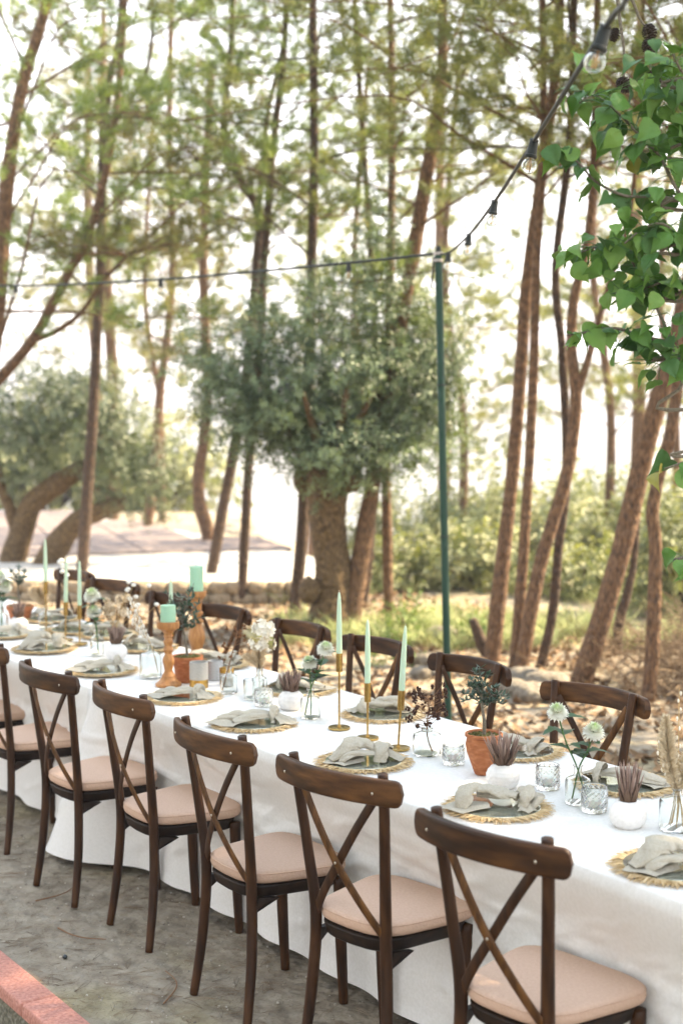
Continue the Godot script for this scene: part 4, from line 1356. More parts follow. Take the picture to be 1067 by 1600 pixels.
func ground() -> void:
	var mb := MB.new()
	var rows := []
	var n := 210
	for k in n:
		var row := PackedVector3Array()
		var v := float(k) / (n - 1)
		var z := 1.035 - 2.2 * v * 4.0 - 240.0 * pow(v, 5.0)
		for i in n:
			var u := float(i) / (n - 1) * 2.0 - 1.0
			var x := -1.5 + 9.0 * u + 230.0 * pow(absf(u), 5.0) * signf(u)
			row.append(Vector3(x, land(x, z), z))
		rows.append(row)
	for r in rows:
		for p in r:
			# one pale earth, with scattered patches of leaf mould
			var mould := smoothstep(0.0, 0.5, fn.get_noise_2d(p.x * 90.0, p.z * 90.0) + 0.5 * fn.get_noise_2d(p.x * 260.0, p.z * 260.0))
			mb.col = Color(1.72, 1.45, 1.02).lerp(Color(1.5, 1.2, 0.82), mould)
			mb.vert(p)
	for k in n - 1:
		for i in n - 1:
			mb.quad(k * n + i, k * n + i + 1, (k + 1) * n + i + 1, (k + 1) * n + i)
	tag(obj("ground", mb, "dirt", null, true), "bare packed earth with pine litter around the table", "", "", "structure")
	# the lower path on the camera's side of the kerb
	mb = MB.new()
	mb.sheet([PackedVector3Array([Vector3(-60, -0.24, 60), Vector3(60, -0.24, 60)]), PackedVector3Array([Vector3(-60, -0.24, 1.1), Vector3(60, -0.24, 1.1)])])
	tag(obj("path", mb, "kerb_stone"), "lower stone path beyond the painted kerb", "", "", "structure")


func kerb() -> void:
	var t := thing("kerb", "salmon painted kerb of grey stones at the bottom left corner", "kerb")
	var x := -9.0
	var k := 0
	while x < 5.0:
		var w := rng.randf_range(0.75, 1.0)
		var mb := MB.new()
		mb.box(Vector3(w - 0.004, 0.05, 0.118), Transform3D(Basis(), Vector3(x + w / 2, -0.003, 1.083)), 0.007)
		obj("painted_cap", mb, "kerb_paint", t)
		x += w
		k += 1
	x = -9.0
	while x < 5.0:
		var w := rng.randf_range(0.28, 0.5)
		var mb := MB.new()
		mb.box(Vector3(w - 0.012, 0.225, 0.1), Transform3D(Basis(), Vector3(x + w / 2, -0.142, 1.082 + rng.randf_range(-0.008, 0.004))), 0.014)
		obj("kerb_block", mb, "kerb_stone", t)
		x += w


func lumpy(mb: MB, at: Vector3, r: Vector3, s: float, flat := 0.5) -> void:
	# a stone: a ball pushed towards a few planes
	var rows := []
	for i in 9:
		var row := PackedVector3Array()
		var th := PI * i / 8.0
		for j in 12:
			var a := TAU * j / 12.0
			var d := Vector3(sin(th) * cos(a), cos(th), sin(th) * sin(a))
			var k := 1.0 + 0.3 * fn.get_noise_3dv(d * 70.0 + Vector3.ONE * s * 37.0)
			var q := maxf(absf(d.x), maxf(absf(d.y), absf(d.z)))
			row.append(at + d * r * k * lerpf(1.0, 0.8 / q, flat))
		rows.append(row)
	mb.sheet(rows, true)


func walls() -> void:
	# raised sunny terrace behind a low stone wall
	var front := [Vector3(-7.45, 0, -5.1), Vector3(-8.5, 0, -3.6), Vector3(-9.45, 0, -2.4), Vector3(-12.5, 0, 1.6)]
	var mb := MB.new()
	var top := [front[0], front[1], front[2], front[3], Vector3(-26, 0, -2.5), Vector3(-19.0, 0, -7.2), Vector3(-12.9, 0, -6.9), Vector3(-8.6, 0, -6.2)]
	var pts := []
	for p in top:
		pts.append(p + Vector3(0, 0.2, 0))
	mb.face(pts)
	for i in top.size():
		var a: Vector3 = top[i]
		var b: Vector3 = top[(i + 1) % top.size()]
		mb.face([a + Vector3(0, -0.4, 0), a + Vector3(0, 0.2, 0), b + Vector3(0, 0.2, 0), b + Vector3(0, -0.4, 0)])
	tag(obj("terrace_ground", mb, "pale_ground"), "pale sunlit terrace ground behind the low stone wall", "", "", "structure")
	var t := thing("stone_wall", "low rubble stone wall edging the sunny terrace behind the trunks", "wall")
	for i in 2:
		var a: Vector3 = front[i]
		var b: Vector3 = front[i + 1]
		var dir := (b - a).normalized()
		var out := dir.cross(Vector3.UP)
		if out.dot(EYE - a) < 0:
			out = -out
		for row in 2:
			var s := -0.05 * row
			while s < a.distance_to(b):
				var w := rng.randf_range(0.14, 0.27)
				var h := 0.112
				mb = MB.new()
				lumpy(mb, Vector3.ZERO, Vector3(w * 0.6, h * 0.66, 0.1), rng.randf() * 9.0, 0.85)
				var o := obj("stone", mb, "stone", t)
				o.transform = Transform3D(Basis(dir, Vector3.UP, dir.cross(Vector3.UP)), a + dir * (s + w / 2) + out * 0.05 + Vector3(0, 0.05 + row * 0.108, 0))
				s += w
	# brown square paving at the back of the terrace
	t = thing("paved_terrace", "pinkish brown square paving at the back of the terrace, left", "terrace")
	var u := Vector3(-0.31, 0, 0.95).normalized()
	var w := Vector3(-0.95, 0, -0.31).normalized()
	var o0 := Vector3(-11.3, 0.2, -6.0)
	var ms := []
	for k in 4:
		mb = MB.new()
		mb.box(Vector3(0.88, 0.05, 0.88), Transform3D(), 0.012)
		ms.append(mb.mesh(M["paving"]))
	for i in 11:
		for j in 9:
			if i < j * 0.28 - 0.4:
				continue
			var o := put_mesh("paving_slab", ms[(i * 3 + j) % 4], t)
			o.transform = Transform3D(Basis(u, Vector3.UP, w), o0 + u * (i * 0.9 - 0.4) + w * (j * 0.9) + Vector3(0, 0.004 * rng.randf(), 0))
	var n := 0
	for r in [[-2.95, -3.46, 0.11, "grey boulder at the left of the stone heap behind the chairs"], [-2.76, -3.42, 0.12, "flat stone in the middle of the stone heap behind the chairs"], [-2.93, -3.72, 0.14, "large pale boulder topping the stone heap at the pine roots"], [-3.2, -3.77, 0.12, "rough stone leaning on the forked pine cluster"], [-2.6, -3.5, 0.08, "small stone at the right end of the stone heap"], [-4.15, -3.65, 0.1, "pale flat stone on the earth near the green pole"], [-4.7, -3.15, 0.1, "pale stone at the foot of the thick olive trunk"], [-5.03, -4.5, 0.13, "low white stone in the sunlit grass right of the olive"], [-3.75, -3.3, 0.09, "small pebble stone behind the brass candlesticks"]]:
		mb = MB.new()
		var q: float = r[2]
		lumpy(mb, Vector3.ZERO, Vector3(q * rng.randf_range(1.0, 1.4), q * 0.62, q), n * 1.7, 0.4)
		var o := obj("rock", mb, "rock")
		o.position = Vector3(r[0], land(r[0], r[1]) + q * 0.35, r[1])
		o.rotation.y = rng.randf() * TAU
		tag(o, r[3], "rock", "stones on the ground under the pines")
		n += 1


func hills() -> void:
	for h in [[620.0, -26.0, 30.0, "nearer hazy ridge across the valley"], [1250.0, -30.0, 95.0, "far hazy mountain across the valley"]]:
		var mb := MB.new()
		var rows := []
		for k in 10:
			var row := PackedVector3Array()
			for i in 90:
				var l: float = lerpf(-1.1, 1.1, i / 89.0) * h[0]
				var d: float = h[0] + k * h[0] * 0.07
				var up := sin(PI * 0.5 * minf(1.0, k / 6.0)) * (0.55 + 0.5 * fn.get_noise_2d(l * 60.0 / h[0] + h[0], k * 4.0) + 0.2 * fn.get_noise_2d(l * 300.0 / h[0], k * 20.0))
				row.append(EYE + AWAY * d + RIGHT * l + Vector3(0, -48.0 + (h[2] + 48.0) * maxf(up, 0.0), 0))
			rows.append(row)
		mb.sheet(rows)
		tag(obj("hill", mb, "hill"), h[3], "", "", "structure")


# ---------------------------------------------------------------- trees

func tuft_mesh(len: float, needle: float, n: int, w: float) -> ArrayMesh:
	var mb := MB.new()
	for k in n:
		var f := rng.randf()
		var a := rng.randf() * TAU
		var o := Vector3(cos(a), rng.randf_range(0.35, 1.3), sin(a)).normalized()
		var p := Vector3(0, f * len, 0)
		var s := o.cross(Vector3(rng.randf() - 0.5, rng.randf() - 0.5, rng.randf() - 0.5)).normalized() * w
		var t := rng.randf_range(0.7, 1.15)
		mb.col = Color(t, t, t)
		var e := p + o * needle * rng.randf_range(0.75, 1.15)
		mb.tri(mb.vert(p - s), mb.vert(p + s), mb.vert(e))
	return mb.mesh(M["needles"], true)


func sprig_mesh(mat: String, n: int, size: float, wide: float, len: float) -> ArrayMesh:
	var mb := MB.new()
	for k in n:
		var f := (k + 0.5) / n
		var a := k * 2.399
		var o := Vector3(cos(a), rng.randf_range(0.1, 0.9), sin(a)).normalized()
		var t := rng.randf_range(0.65, 1.2)
		mb.col = Color(t, t, t * 1.05)
		blade(mb, Vector3(0, f * len, 0), o, Vector3(rng.randf_range(-0.7, 0.7), 1, rng.randf_range(-0.7, 0.7)), size * rng.randf_range(0.7, 1.2), size * wide, -0.12, 2)
	return mb.mesh(M[mat], true)


func toward(d: Vector3, roll: float, s: float, p: Vector3) -> Transform3D:
	return Transform3D((Basis(Quaternion(Vector3.UP, d.normalized())) * Basis(Vector3.UP, roll)).scaled(Vector3.ONE * s), p)


func bark_tube(path: PackedVector3Array, radii: Array, sides := 14, rough := 0.06) -> MB:
	var mb := MB.new()
	mb.tube(path, radii, sides)
	for i in mb.v.size():
		var k := i / sides
		if k < path.size():
			var o := mb.v[i] - path[k]
			mb.v[i] = path[k] + o * (1.0 + rough * fn.get_noise_3dv(mb.v[i] * Vector3(900, 220, 900)) * 2.0)
	return mb


func at_height(path: PackedVector3Array, h: float) -> Vector3:
	for i in path.size() - 1:
		if path[i + 1].y >= h and path[i].y <= h:
			return path[i].lerp(path[i + 1], (h - path[i].y) / maxf(path[i + 1].y - path[i].y, 0.001))
	return path[path.size() - 1]


func pine(label: String, group: String, trunk: Array, radii: Array, bark: String, low: float, high: float, reach: float, limbs: int, opt := {}) -> void:
	var base: Vector3 = trunk[0]
	var t := thing("pine_tree", label, "tree", base, 0.0, group)
	var rel := []
	for p in trunk:
		rel.append(p - base)
	if opt.get("grow", 0.0) > 0.0:
		var e: Vector3 = rel[rel.size() - 1]
		rel.append(Vector3(e.x * 1.05, opt.grow, e.z * 1.05))
	var path := curve(rel, 7)
	obj("trunk", bark_tube(path, radii), bark, t)
	var paths := [path]
	for f in opt.get("forks", []):
		var fr := []
		for p in f:
			fr.append(p - base)
		var fp := curve(fr, 7)
		var r1: float = radii[radii.size() - 1]
		obj("limb", bark_tube(fp, [r1 * 1.25, r1 * 0.6], 10), bark, t)
		paths.append(fp)
	var tw := MB.new()
	var tr := []
	var cols := []
	var size: float = opt.get("size", 1.0)
	var c0: Color = opt.get("c0", Color(0.14, 0.2, 0.055))
	var c1: Color = opt.get("c1", Color(0.33, 0.4, 0.13))
	for k in limbs:
		var f := (k + rng.randf() * 0.8) / limbs
		var h := lerpf(low, high, f)
		var pa: PackedVector3Array = paths[k % paths.size()]
		if h < pa[0].y + 0.2:
			pa = path
		var from := at_height(pa, h)
		var az := k * 2.399 + rng.randf_range(-0.4, 0.4)
		var d := Vector3(cos(az), 0, sin(az))
		var len := reach * (1.0 - 0.6 * f * f) * rng.randf_range(0.6, 1.12)
		var rise := rng.randf_range(-0.1, 0.85)
		var mid := from + d * len * 0.5 + Vector3(rng.randf_range(-0.1, 0.1), len * rise * 0.6, rng.randf_range(-0.1, 0.1)) * len * 0.5
		var bp := curve([from, from.lerp(mid, 0.5) + Vector3(0, 0.02, 0), mid, from + d * len + Vector3(0, len * rise * 0.5, 0)], 4)
		var mb := MB.new()
		mb.tube(bp, [0.005 + 0.004 * len, 0.0028], 7)
		obj("limb", mb, bark, t)
		var nt := int(len * 5.5 / size) + 3
		for q in nt:
			var g := 0.2 + 0.8 * (q + rng.randf()) / nt
			var p := bp[int(g * (bp.size() - 1))]
			var sd := (d.rotated(Vector3.UP, (1.0 if q % 2 == 0 else -1.0) * rng.randf_range(0.4, 1.3)) + Vector3(0, rng.randf_range(-0.25, 0.6), 0)).normalized()
			var sl := rng.randf_range(0.22, 0.6) * (1.25 - 0.5 * g) * minf(1.0, len)
			var e := p + sd * sl
			tw.tube(PackedVector3Array([p, p.lerp(e, 0.5) + Vector3(0, 0.015, 0), e]), [0.0034, 0.0016], 4, false)
			var n := int(sl * 5.4 / size) + 2
			for w in n:
				var pp := p.lerp(e, lerpf(0.55, 1.05, (w + rng.randf()) / n)) + Vector3(rng.randfn(), rng.randfn(), rng.randfn()) * 0.03 * size
				var dd := (sd + Vector3(rng.randfn() * 0.5, rng.randf_range(-0.1, 0.9), rng.randfn() * 0.5))
				tr.append(toward(dd, rng.randf() * TAU, size * rng.randf_range(0.75, 1.25), pp))
				cols.append(c0.lerp(c1, pow(rng.randf(), 1.3)))
	obj("twigs", tw, bark, t).set_meta("kind", "stuff")
	many("needles", M["tuft"], tr, t, cols)


func bushy(called: String, label: String, category: String, group: String, base: Vector3, blobs: Array, mesh: String, per: float, c0: Color, c1: Color, size := 1.0, stems := 5) -> Node3D:
	# blobs: [centre above base, radii]; sprigs gather in clumps, with gaps between them
	var t := thing(called, label, category, base, 0.0, group)
	var tr := []
	var cols := []
	var st := MB.new()
	for b in blobs:
		var r: Vector3 = b[1]
		var n := int(per * r.x * r.y * 4.0) + 6
		for k in n:
			var d := Vector3(rng.randfn(), rng.randfn(), rng.randfn()).normalized()
			var c: Vector3 = b[0] + d * r * pow(rng.randf(), 0.45)
			var hue := rng.randf()
			var cl := rng.randf_range(0.05, 0.13) * size * 1.3
			for q in 11:
				var o := Vector3(rng.randfn(), rng.randfn(), rng.randfn())
				tr.append(toward(o * 0.8 + d * 0.9 + Vector3(0, 0.4, 0), rng.randf() * TAU, size * rng.randf_range(0.7, 1.25), c + o * cl))
				cols.append(c0.lerp(c1, clampf(hue + rng.randf_range(-0.3, 0.3), 0.0, 1.0)))
		for k in stems:
			var e: Vector3 = b[0] + Vector3(rng.randf_range(-0.6, 0.6), rng.randf_range(-0.2, 0.6), rng.randf_range(-0.6, 0.6)) * r
			st.tube(curve([Vector3(rng.randf_range(-0.05, 0.05), 0, 0) + Vector3(0, maxf(0.0, b[2] if b.size() > 2 else 0.0), 0), e * Vector3(0.5, 0.6, 0.5) + Vector3(0, 0.4 * (b[2] if b.size() > 2 else 0.0), 0), e], 4), [0.02 * size, 0.006], 5, false)
	if stems:
		obj("stems", st, "pine_bark", t).set_meta("kind", "stuff")
	many("leaves", M[mesh], tr, t, cols)
	return t


func trees() -> void:
	M["tuft"] = tuft_mesh(0.12, 0.09, 34, 0.0032)
	M["olive_sprig"] = sprig_mesh("olive_leaf", 12, 0.05, 0.26, 0.13)
	M["shrub_sprig"] = sprig_mesh("shrub_leaf", 10, 0.06, 0.5, 0.14)
	var g1 := "pines standing behind the table"
	var warm := {"c0": Color(0.15, 0.18, 0.055), "c1": Color(0.38, 0.38, 0.14)}
	pine("straight slender pine rising just left of the thick olive trunk", g1, [Vector3(-6.82, -0.02, -4.22), Vector3(-6.77, 0.85, -4.29), Vector3(-6.73, 2.69, -4.35), Vector3(-6.71, 4.11, -4.38), Vector3(-6.71, 5.51, -4.37), Vector3(-6.72, 7.16, -4.36)], [0.062, 0.05, 0.042, 0.036, 0.026], "pine_bark", 3.0, 7.2, 2.0, 20)
	pine("leaning dark pine forking high, left of the olive crown", g1, [Vector3(-8.95, -0.05, -4.53), Vector3(-8.86, 0.84, -4.66), Vector3(-8.79, 1.50, -4.77), Vector3(-8.70, 2.43, -4.89), Vector3(-8.64, 3.48, -4.97), Vector3(-8.64, 3.94, -4.98), Vector3(-8.75, 4.26, -4.83), Vector3(-8.83, 4.65, -4.70), Vector3(-8.83, 5.10, -4.71), Vector3(-8.79, 5.68, -4.76), Vector3(-8.76, 7.33, -4.80)], [0.06, 0.054, 0.05, 0.04, 0.026], "pine_bark", 3.4, 7.6, 2.1, 20, {"forks": [[Vector3(-8.64, 3.90, -4.98), Vector3(-8.61, 4.52, -5.03), Vector3(-8.58, 4.97, -5.07), Vector3(-8.50, 5.55, -5.18), Vector3(-8.44, 6.32, -5.26), Vector3(-8.42, 7.08, -5.30)]]})
	pine("upright dark pine close beside the leaning forked pine", g1, [Vector3(-7.89, -0.05, -4.31), Vector3(-7.86, 0.90, -4.35), Vector3(-7.83, 1.59, -4.39), Vector3(-7.77, 2.63, -4.47), Vector3(-7.76, 3.25, -4.50), Vector3(-7.70, 4.46, -4.58), Vector3(-7.64, 5.42, -4.67), Vector3(-7.62, 7.25, -4.70)], [0.05, 0.045, 0.04, 0.034, 0.024], "pine_bark", 3.2, 7.8, 2.0, 18)
	pine("thick pine just right of the olive trunk, leaning right above the crown", g1, [Vector3(-5.90, -0.02, -4.19), Vector3(-5.85, 0.58, -4.27), Vector3(-5.80, 1.12, -4.34), Vector3(-5.76, 1.56, -4.39), Vector3(-5.61, 3.02, -4.61), Vector3(-5.53, 3.81, -4.72), Vector3(-5.48, 4.40, -4.80), Vector3(-5.45, 4.97, -4.83), Vector3(-5.48, 6.84, -4.80)], [0.090, 0.074, 0.065, 0.061, 0.050, 0.032], "orange_bark", 3.4, 7.6, 2.4, 22, warm)
	pine("thin straight pine right of the thick olive, left of the pole", g1, [Vector3(-6.02, -0.04, -4.71), Vector3(-6.03, 0.65, -4.70), Vector3(-6.04, 1.33, -4.69), Vector3(-6.03, 2.67, -4.71), Vector3(-6.02, 4.32, -4.73), Vector3(-6.04, 6.74, -4.69)], [0.046, 0.042, 0.036, 0.026], "orange_bark", 3.3, 7.2, 1.9, 16, warm)
	pine("thin dark pine half hidden behind the trunk right of the olive", g1, [Vector3(-7.21, -0.02, -5.29), Vector3(-7.17, 0.53, -5.34), Vector3(-7.16, 1.15, -5.36), Vector3(-7.15, 2.14, -5.38), Vector3(-7.17, 3.37, -5.34), Vector3(-7.24, 5.18, -5.24), Vector3(-7.29, 6.66, -5.17)], [0.04, 0.036, 0.03, 0.022], "pine_bark", 4.2, 7.4, 1.6, 8)
	pine("slim dark pine behind the left olives with a side fork", g1, [Vector3(-9.89, 0.14, -3.54), Vector3(-9.80, 1.90, -3.65), Vector3(-9.77, 2.84, -3.70), Vector3(-9.75, 3.50, -3.73), Vector3(-9.73, 4.49, -3.75), Vector3(-9.68, 5.34, -3.83), Vector3(-9.62, 5.80, -3.91), Vector3(-9.55, 7.72, -4.03)], [0.065, 0.05, 0.044, 0.036, 0.026], "pine_bark", 2.6, 8.0, 2.4, 24, {"forks": [[Vector3(-9.73, 4.65, -3.76), Vector3(-9.64, 4.92, -3.89), Vector3(-9.53, 5.18, -4.04), Vector3(-9.46, 5.47, -4.16), Vector3(-9.42, 5.99, -4.20)]]})
	pine("tall pine at the left edge with long rising branches", g1, [Vector3(-7.70, -0.07, -1.43), Vector3(-7.61, 1.29, -1.56), Vector3(-7.50, 2.63, -1.71), Vector3(-7.45, 3.54, -1.78), Vector3(-7.41, 4.11, -1.84), Vector3(-7.35, 4.64, -1.93), Vector3(-7.28, 5.00, -2.03), Vector3(-7.23, 5.47, -2.11), Vector3(-7.15, 7.05, -2.22)], [0.075, 0.066, 0.055, 0.046, 0.034], "orange_bark", 2.2, 7.6, 2.6, 24)
	pine("bent pine slanting in from the left edge with a fork", g1, [Vector3(-9.10, 0.84, -1.17), Vector3(-8.65, 1.84, -1.81), Vector3(-8.45, 2.17, -2.10), Vector3(-8.28, 2.52, -2.35), Vector3(-8.16, 2.88, -2.52), Vector3(-8.07, 3.16, -2.64), Vector3(-7.99, 3.42, -2.76), Vector3(-7.87, 4.13, -2.93), Vector3(-7.80, 5.10, -3.04), Vector3(-7.76, 6.38, -3.09)], [0.06, 0.05, 0.042, 0.034, 0.024], "orange_bark", 2.6, 6.4, 2.0, 16, {"forks": [[Vector3(-8.28, 2.52, -2.35), Vector3(-8.16, 2.59, -2.51), Vector3(-8.03, 2.76, -2.71), Vector3(-7.91, 3.05, -2.88), Vector3(-7.78, 3.28, -3.07)]], "c0": Color(0.11, 0.12, 0.04), "c1": Color(0.28, 0.25, 0.09)})
	pine("thin orange pine behind the terrace between the olives", "pines beyond the terrace", [Vector3(-14.90, -0.00, -6.84), Vector3(-14.84, 0.81, -6.93), Vector3(-14.79, 1.56, -6.99), Vector3(-14.75, 2.31, -7.04), Vector3(-14.70, 3.06, -7.13), Vector3(-14.65, 4.18, -7.20), Vector3(-14.67, 6.02, -7.17), Vector3(-14.63, 8.29, -7.22)], [0.08, 0.07, 0.055, 0.04], "orange_bark", 2.4, 8.6, 2.8, 22, {"c0": Color(0.13, 0.14, 0.045), "c1": Color(0.32, 0.28, 0.1), "size": 1.3})
	pine("crooked orange pine at the right end of the sunny terrace", "pines beyond the terrace", [Vector3(-12.16, -0.04, -6.40), Vector3(-12.18, 0.34, -6.36), Vector3(-12.24, 0.68, -6.28), Vector3(-12.25, 1.09, -6.27), Vector3(-12.21, 1.51, -6.32), Vector3(-12.18, 2.25, -6.37), Vector3(-12.20, 3.90, -6.33), Vector3(-12.14, 6.32, -6.43)], [0.1, 0.085, 0.07, 0.05], "orange_bark", 2.2, 7.0, 2.4, 20, {"c0": Color(0.13, 0.14, 0.045), "c1": Color(0.32, 0.28, 0.1), "size": 1.2})
	pine("big pine of the right cluster, its trunk swelling at the foot", g1, [Vector3(-4.06, -0.03, -4.21), Vector3(-4.02, 0.63, -4.26), Vector3(-3.98, 1.40, -4.33), Vector3(-3.95, 2.07, -4.37), Vector3(-3.92, 2.77, -4.40), Vector3(-3.87, 3.57, -4.49), Vector3(-3.82, 4.17, -4.55), Vector3(-3.80, 4.58, -4.58), Vector3(-3.78, 5.99, -4.62)], [0.067, 0.051, 0.047, 0.043, 0.038, 0.027], "orange_bark", 3.3, 7.4, 2.4, 24, warm)
	pine("second pine of the right cluster, close against the big one", g1, [Vector3(-3.74, -0.03, -4.15), Vector3(-3.71, 0.67, -4.19), Vector3(-3.68, 1.60, -4.23), Vector3(-3.67, 2.24, -4.25), Vector3(-3.66, 2.97, -4.26), Vector3(-3.64, 3.65, -4.29), Vector3(-3.64, 4.33, -4.29), Vector3(-3.66, 5.87, -4.25)], [0.045, 0.036, 0.033, 0.028, 0.021], "orange_bark", 3.5, 7.2, 2.0, 16, warm)
	pine("pine with an open fork, third of the right cluster", g1, [Vector3(-3.56, -0.01, -4.05), Vector3(-3.51, 0.55, -4.12), Vector3(-3.47, 0.87, -4.18), Vector3(-3.39, 1.33, -4.29), Vector3(-3.36, 1.65, -4.34), Vector3(-3.35, 1.96, -4.36), Vector3(-3.37, 2.33, -4.33), Vector3(-3.36, 2.64, -4.34), Vector3(-3.32, 2.95, -4.40), Vector3(-3.29, 3.40, -4.44), Vector3(-3.28, 4.28, -4.45), Vector3(-3.27, 5.79, -4.47)], [0.055, 0.047, 0.043, 0.036, 0.028, 0.022], "orange_bark", 3.4, 7.0, 1.9, 16, {"forks": [[Vector3(-3.35, 1.94, -4.36), Vector3(-3.30, 2.24, -4.43), Vector3(-3.26, 2.50, -4.49), Vector3(-3.21, 2.82, -4.56), Vector3(-3.14, 3.26, -4.66), Vector3(-3.10, 4.06, -4.71), Vector3(-3.10, 4.93, -4.72)]], "c0": Color(0.15, 0.18, 0.055), "c1": Color(0.38, 0.38, 0.14)})
	pine("thin dark pine right of the forked pine", g1, [Vector3(-3.63, -0.03, -4.30), Vector3(-3.58, 0.39, -4.37), Vector3(-3.56, 0.90, -4.41), Vector3(-3.53, 1.41, -4.45), Vector3(-3.55, 2.24, -4.42), Vector3(-3.58, 2.88, -4.37), Vector3(-3.53, 3.88, -4.45), Vector3(-3.51, 5.65, -4.47)], [0.038, 0.033, 0.030, 0.023], "pine_bark", 3.4, 6.6, 1.7, 12, warm)
	pine("broad pine leaning right, behind the rightmost far chair", g1, [Vector3(-3.03, -0.02, -4.12), Vector3(-2.96, 0.38, -4.22), Vector3(-2.89, 0.78, -4.31), Vector3(-2.84, 1.17, -4.39), Vector3(-2.79, 1.57, -4.46), Vector3(-2.73, 1.96, -4.54), Vector3(-2.69, 2.22, -4.60), Vector3(-2.62, 2.78, -4.71), Vector3(-2.51, 3.67, -4.86), Vector3(-2.47, 5.43, -4.92)], [0.077, 0.069, 0.065, 0.059, 0.047], "orange_bark", 3.4, 6.6, 2.3, 20, warm)
	pine("kinked orange pine at the right edge beside the dry brush", g1, [Vector3(-2.31, -0.01, -4.02), Vector3(-2.29, 0.48, -4.04), Vector3(-2.29, 1.01, -4.04), Vector3(-2.30, 1.22, -4.02), Vector3(-2.28, 1.46, -4.06), Vector3(-2.24, 1.71, -4.11), Vector3(-2.22, 2.03, -4.15), Vector3(-2.18, 2.63, -4.20), Vector3(-2.17, 3.82, -4.21), Vector3(-2.20, 5.57, -4.17)], [0.049, 0.041, 0.040, 0.036, 0.032], "orange_bark", 3.2, 7.0, 2.2, 20, warm)
	# pines to the right of the view: their crowns shade the table
	var n := 0
	for p in [[-0.4, -4.7], [1.5, -5.0], [3.5, -4.6], [5.6, -5.4], [5.6, -2.4], [0.6, -7.6], [3.0, -8.0]]:
		var b := Vector3(p[0], 0, p[1])
		var lean := Vector3(rng.randf_range(-0.5, 0.5), 0, rng.randf_range(-0.3, 0.5))
		pine(["pine standing alone just right of the view, nearest the kinked pine", "pine right of the view, straight across from the table", "pine right of the view across from the front end", "farthest pine right of the view", "pine right of the camera, closest of the unseen ones", "back row pine right of the view, across from the table", "back row pine right of the view, across from the front end"][n], "pines to the right of the view", [b, b + Vector3(0, 2, 0) + lean * 0.3, b + Vector3(0, 5.0, 0) + lean, b + Vector3(0, 9.6, 0) + lean * 1.3], [0.12, 0.1, 0.08, 0.04], "orange_bark", 3.4, 9.6, 3.0, 46, {"size": 1.6})
		n += 1
	# unseen pines added behind the camera, shading the table from that side
	n = 0
	for p in [[-6.5, 4.2], [-3.4, 5.6], [-0.6, 4.8], [2.0, 6.2], [4.6, 5.4], [7.2, 4.0], [8.4, 0.8], [-9.5, 3.4], [1.0, 8.4], [6.0, 8.0]]:
		var b := Vector3(p[0], -0.25, p[1])
		var lean := Vector3(rng.randf_range(-0.4, 0.4), 0, rng.randf_range(-0.6, 0.2))
		pine(["unseen pine added behind the camera, far down the table's left", "unseen pine added behind the camera, across from the far table", "unseen pine added behind the camera, across from the seam of the cloths", "unseen pine added behind the camera and left of it", "unseen pine added straight behind the camera", "unseen pine added behind the camera to its right", "unseen pine added to the right of the camera past the table's end", "leftmost unseen pine added on the camera's side", "second row unseen pine added behind the camera, left", "second row unseen pine added behind the camera, right"][n], "unseen pines added behind the camera", [b, b + Vector3(0, 2, 0) + lean * 0.3, b + Vector3(0, 4.5, 0) + lean, b + Vector3(0, 7.6, 0) + lean * 1.3], [0.12, 0.1, 0.08, 0.04], "orange_bark", 1.6, 7.6, 2.9, 30, {"size": 1.5})
		n += 1
	# unseen tall pines added on the camera's side; their crowns darken the table
	n = 0
	for p in [[-4.6, 2.7], [-1.6, 3.0], [0.9, 3.3], [3.0, 3.7]]:
		var b := Vector3(p[0], -0.25, p[1])
		pine(["tall unseen pine added over the farther table, on the camera's side", "tall unseen pine added over the seam of the cloths, on the camera's side", "tall unseen pine added over the middle of the table, on the camera's side", "tall unseen pine added left of the camera, its crown over the front end"][n], "unseen tall pines added over the table", [b, b + Vector3(0.1, 2, 0), b + Vector3(0.1, 4.5, -0.2), b + Vector3(0, 8.4, -0.4)], [0.13, 0.11, 0.09, 0.05], "orange_bark", 4.3, 8.4, 3.4, 34, {"size": 1.4})
		n += 1
	# paler sunlit pines further off
	for p in [[-17.5, -3.5, "pale sunlit pine far behind the left olives"], [-19.5, -8.5, "pale sunlit pine in the gap left of the olive crown"], [-23.5, -15.5, "pale sunlit pine far behind the thick olive"], [-15.0, -12.5, "distant sunlit pine in the gap right of the green pole"], [-11.5, -13.5, "distant sunlit pine seen between the right trunks"], [-8.5, -14.0, "distant sunlit pine behind the leaning right pine"], [-14.5, 0.5, "sunlit pine at the left behind the terrace"], [-20.5, -5.6, "low pale pine over the middle of the paving"], [-22.5, -9.6, "yellowish pine at the right end of the paving"], [-24.0, -1.5, "yellowish pine far behind the curved olive"]]:
		var b := Vector3(p[0], land(p[0], p[1]), p[1])
		pine(p[2], "sunlit pines in the distance", [b, b + Vector3(0.1, 2.5, 0), b + Vector3(0.2, 5.5, 0.2), b + Vector3(0.1, 9.0, 0.1)], [0.13, 0.11, 0.09, 0.05], "orange_bark", 3.4 if p[0] < -20.0 else 2.2, 9.0 if p[0] < -16.0 else 5.5, 2.6, 22 if p[0] < -16.0 else 15, {"c0": Color(0.17, 0.18, 0.055), "c1": Color(0.4, 0.37, 0.15), "size": 1.5})

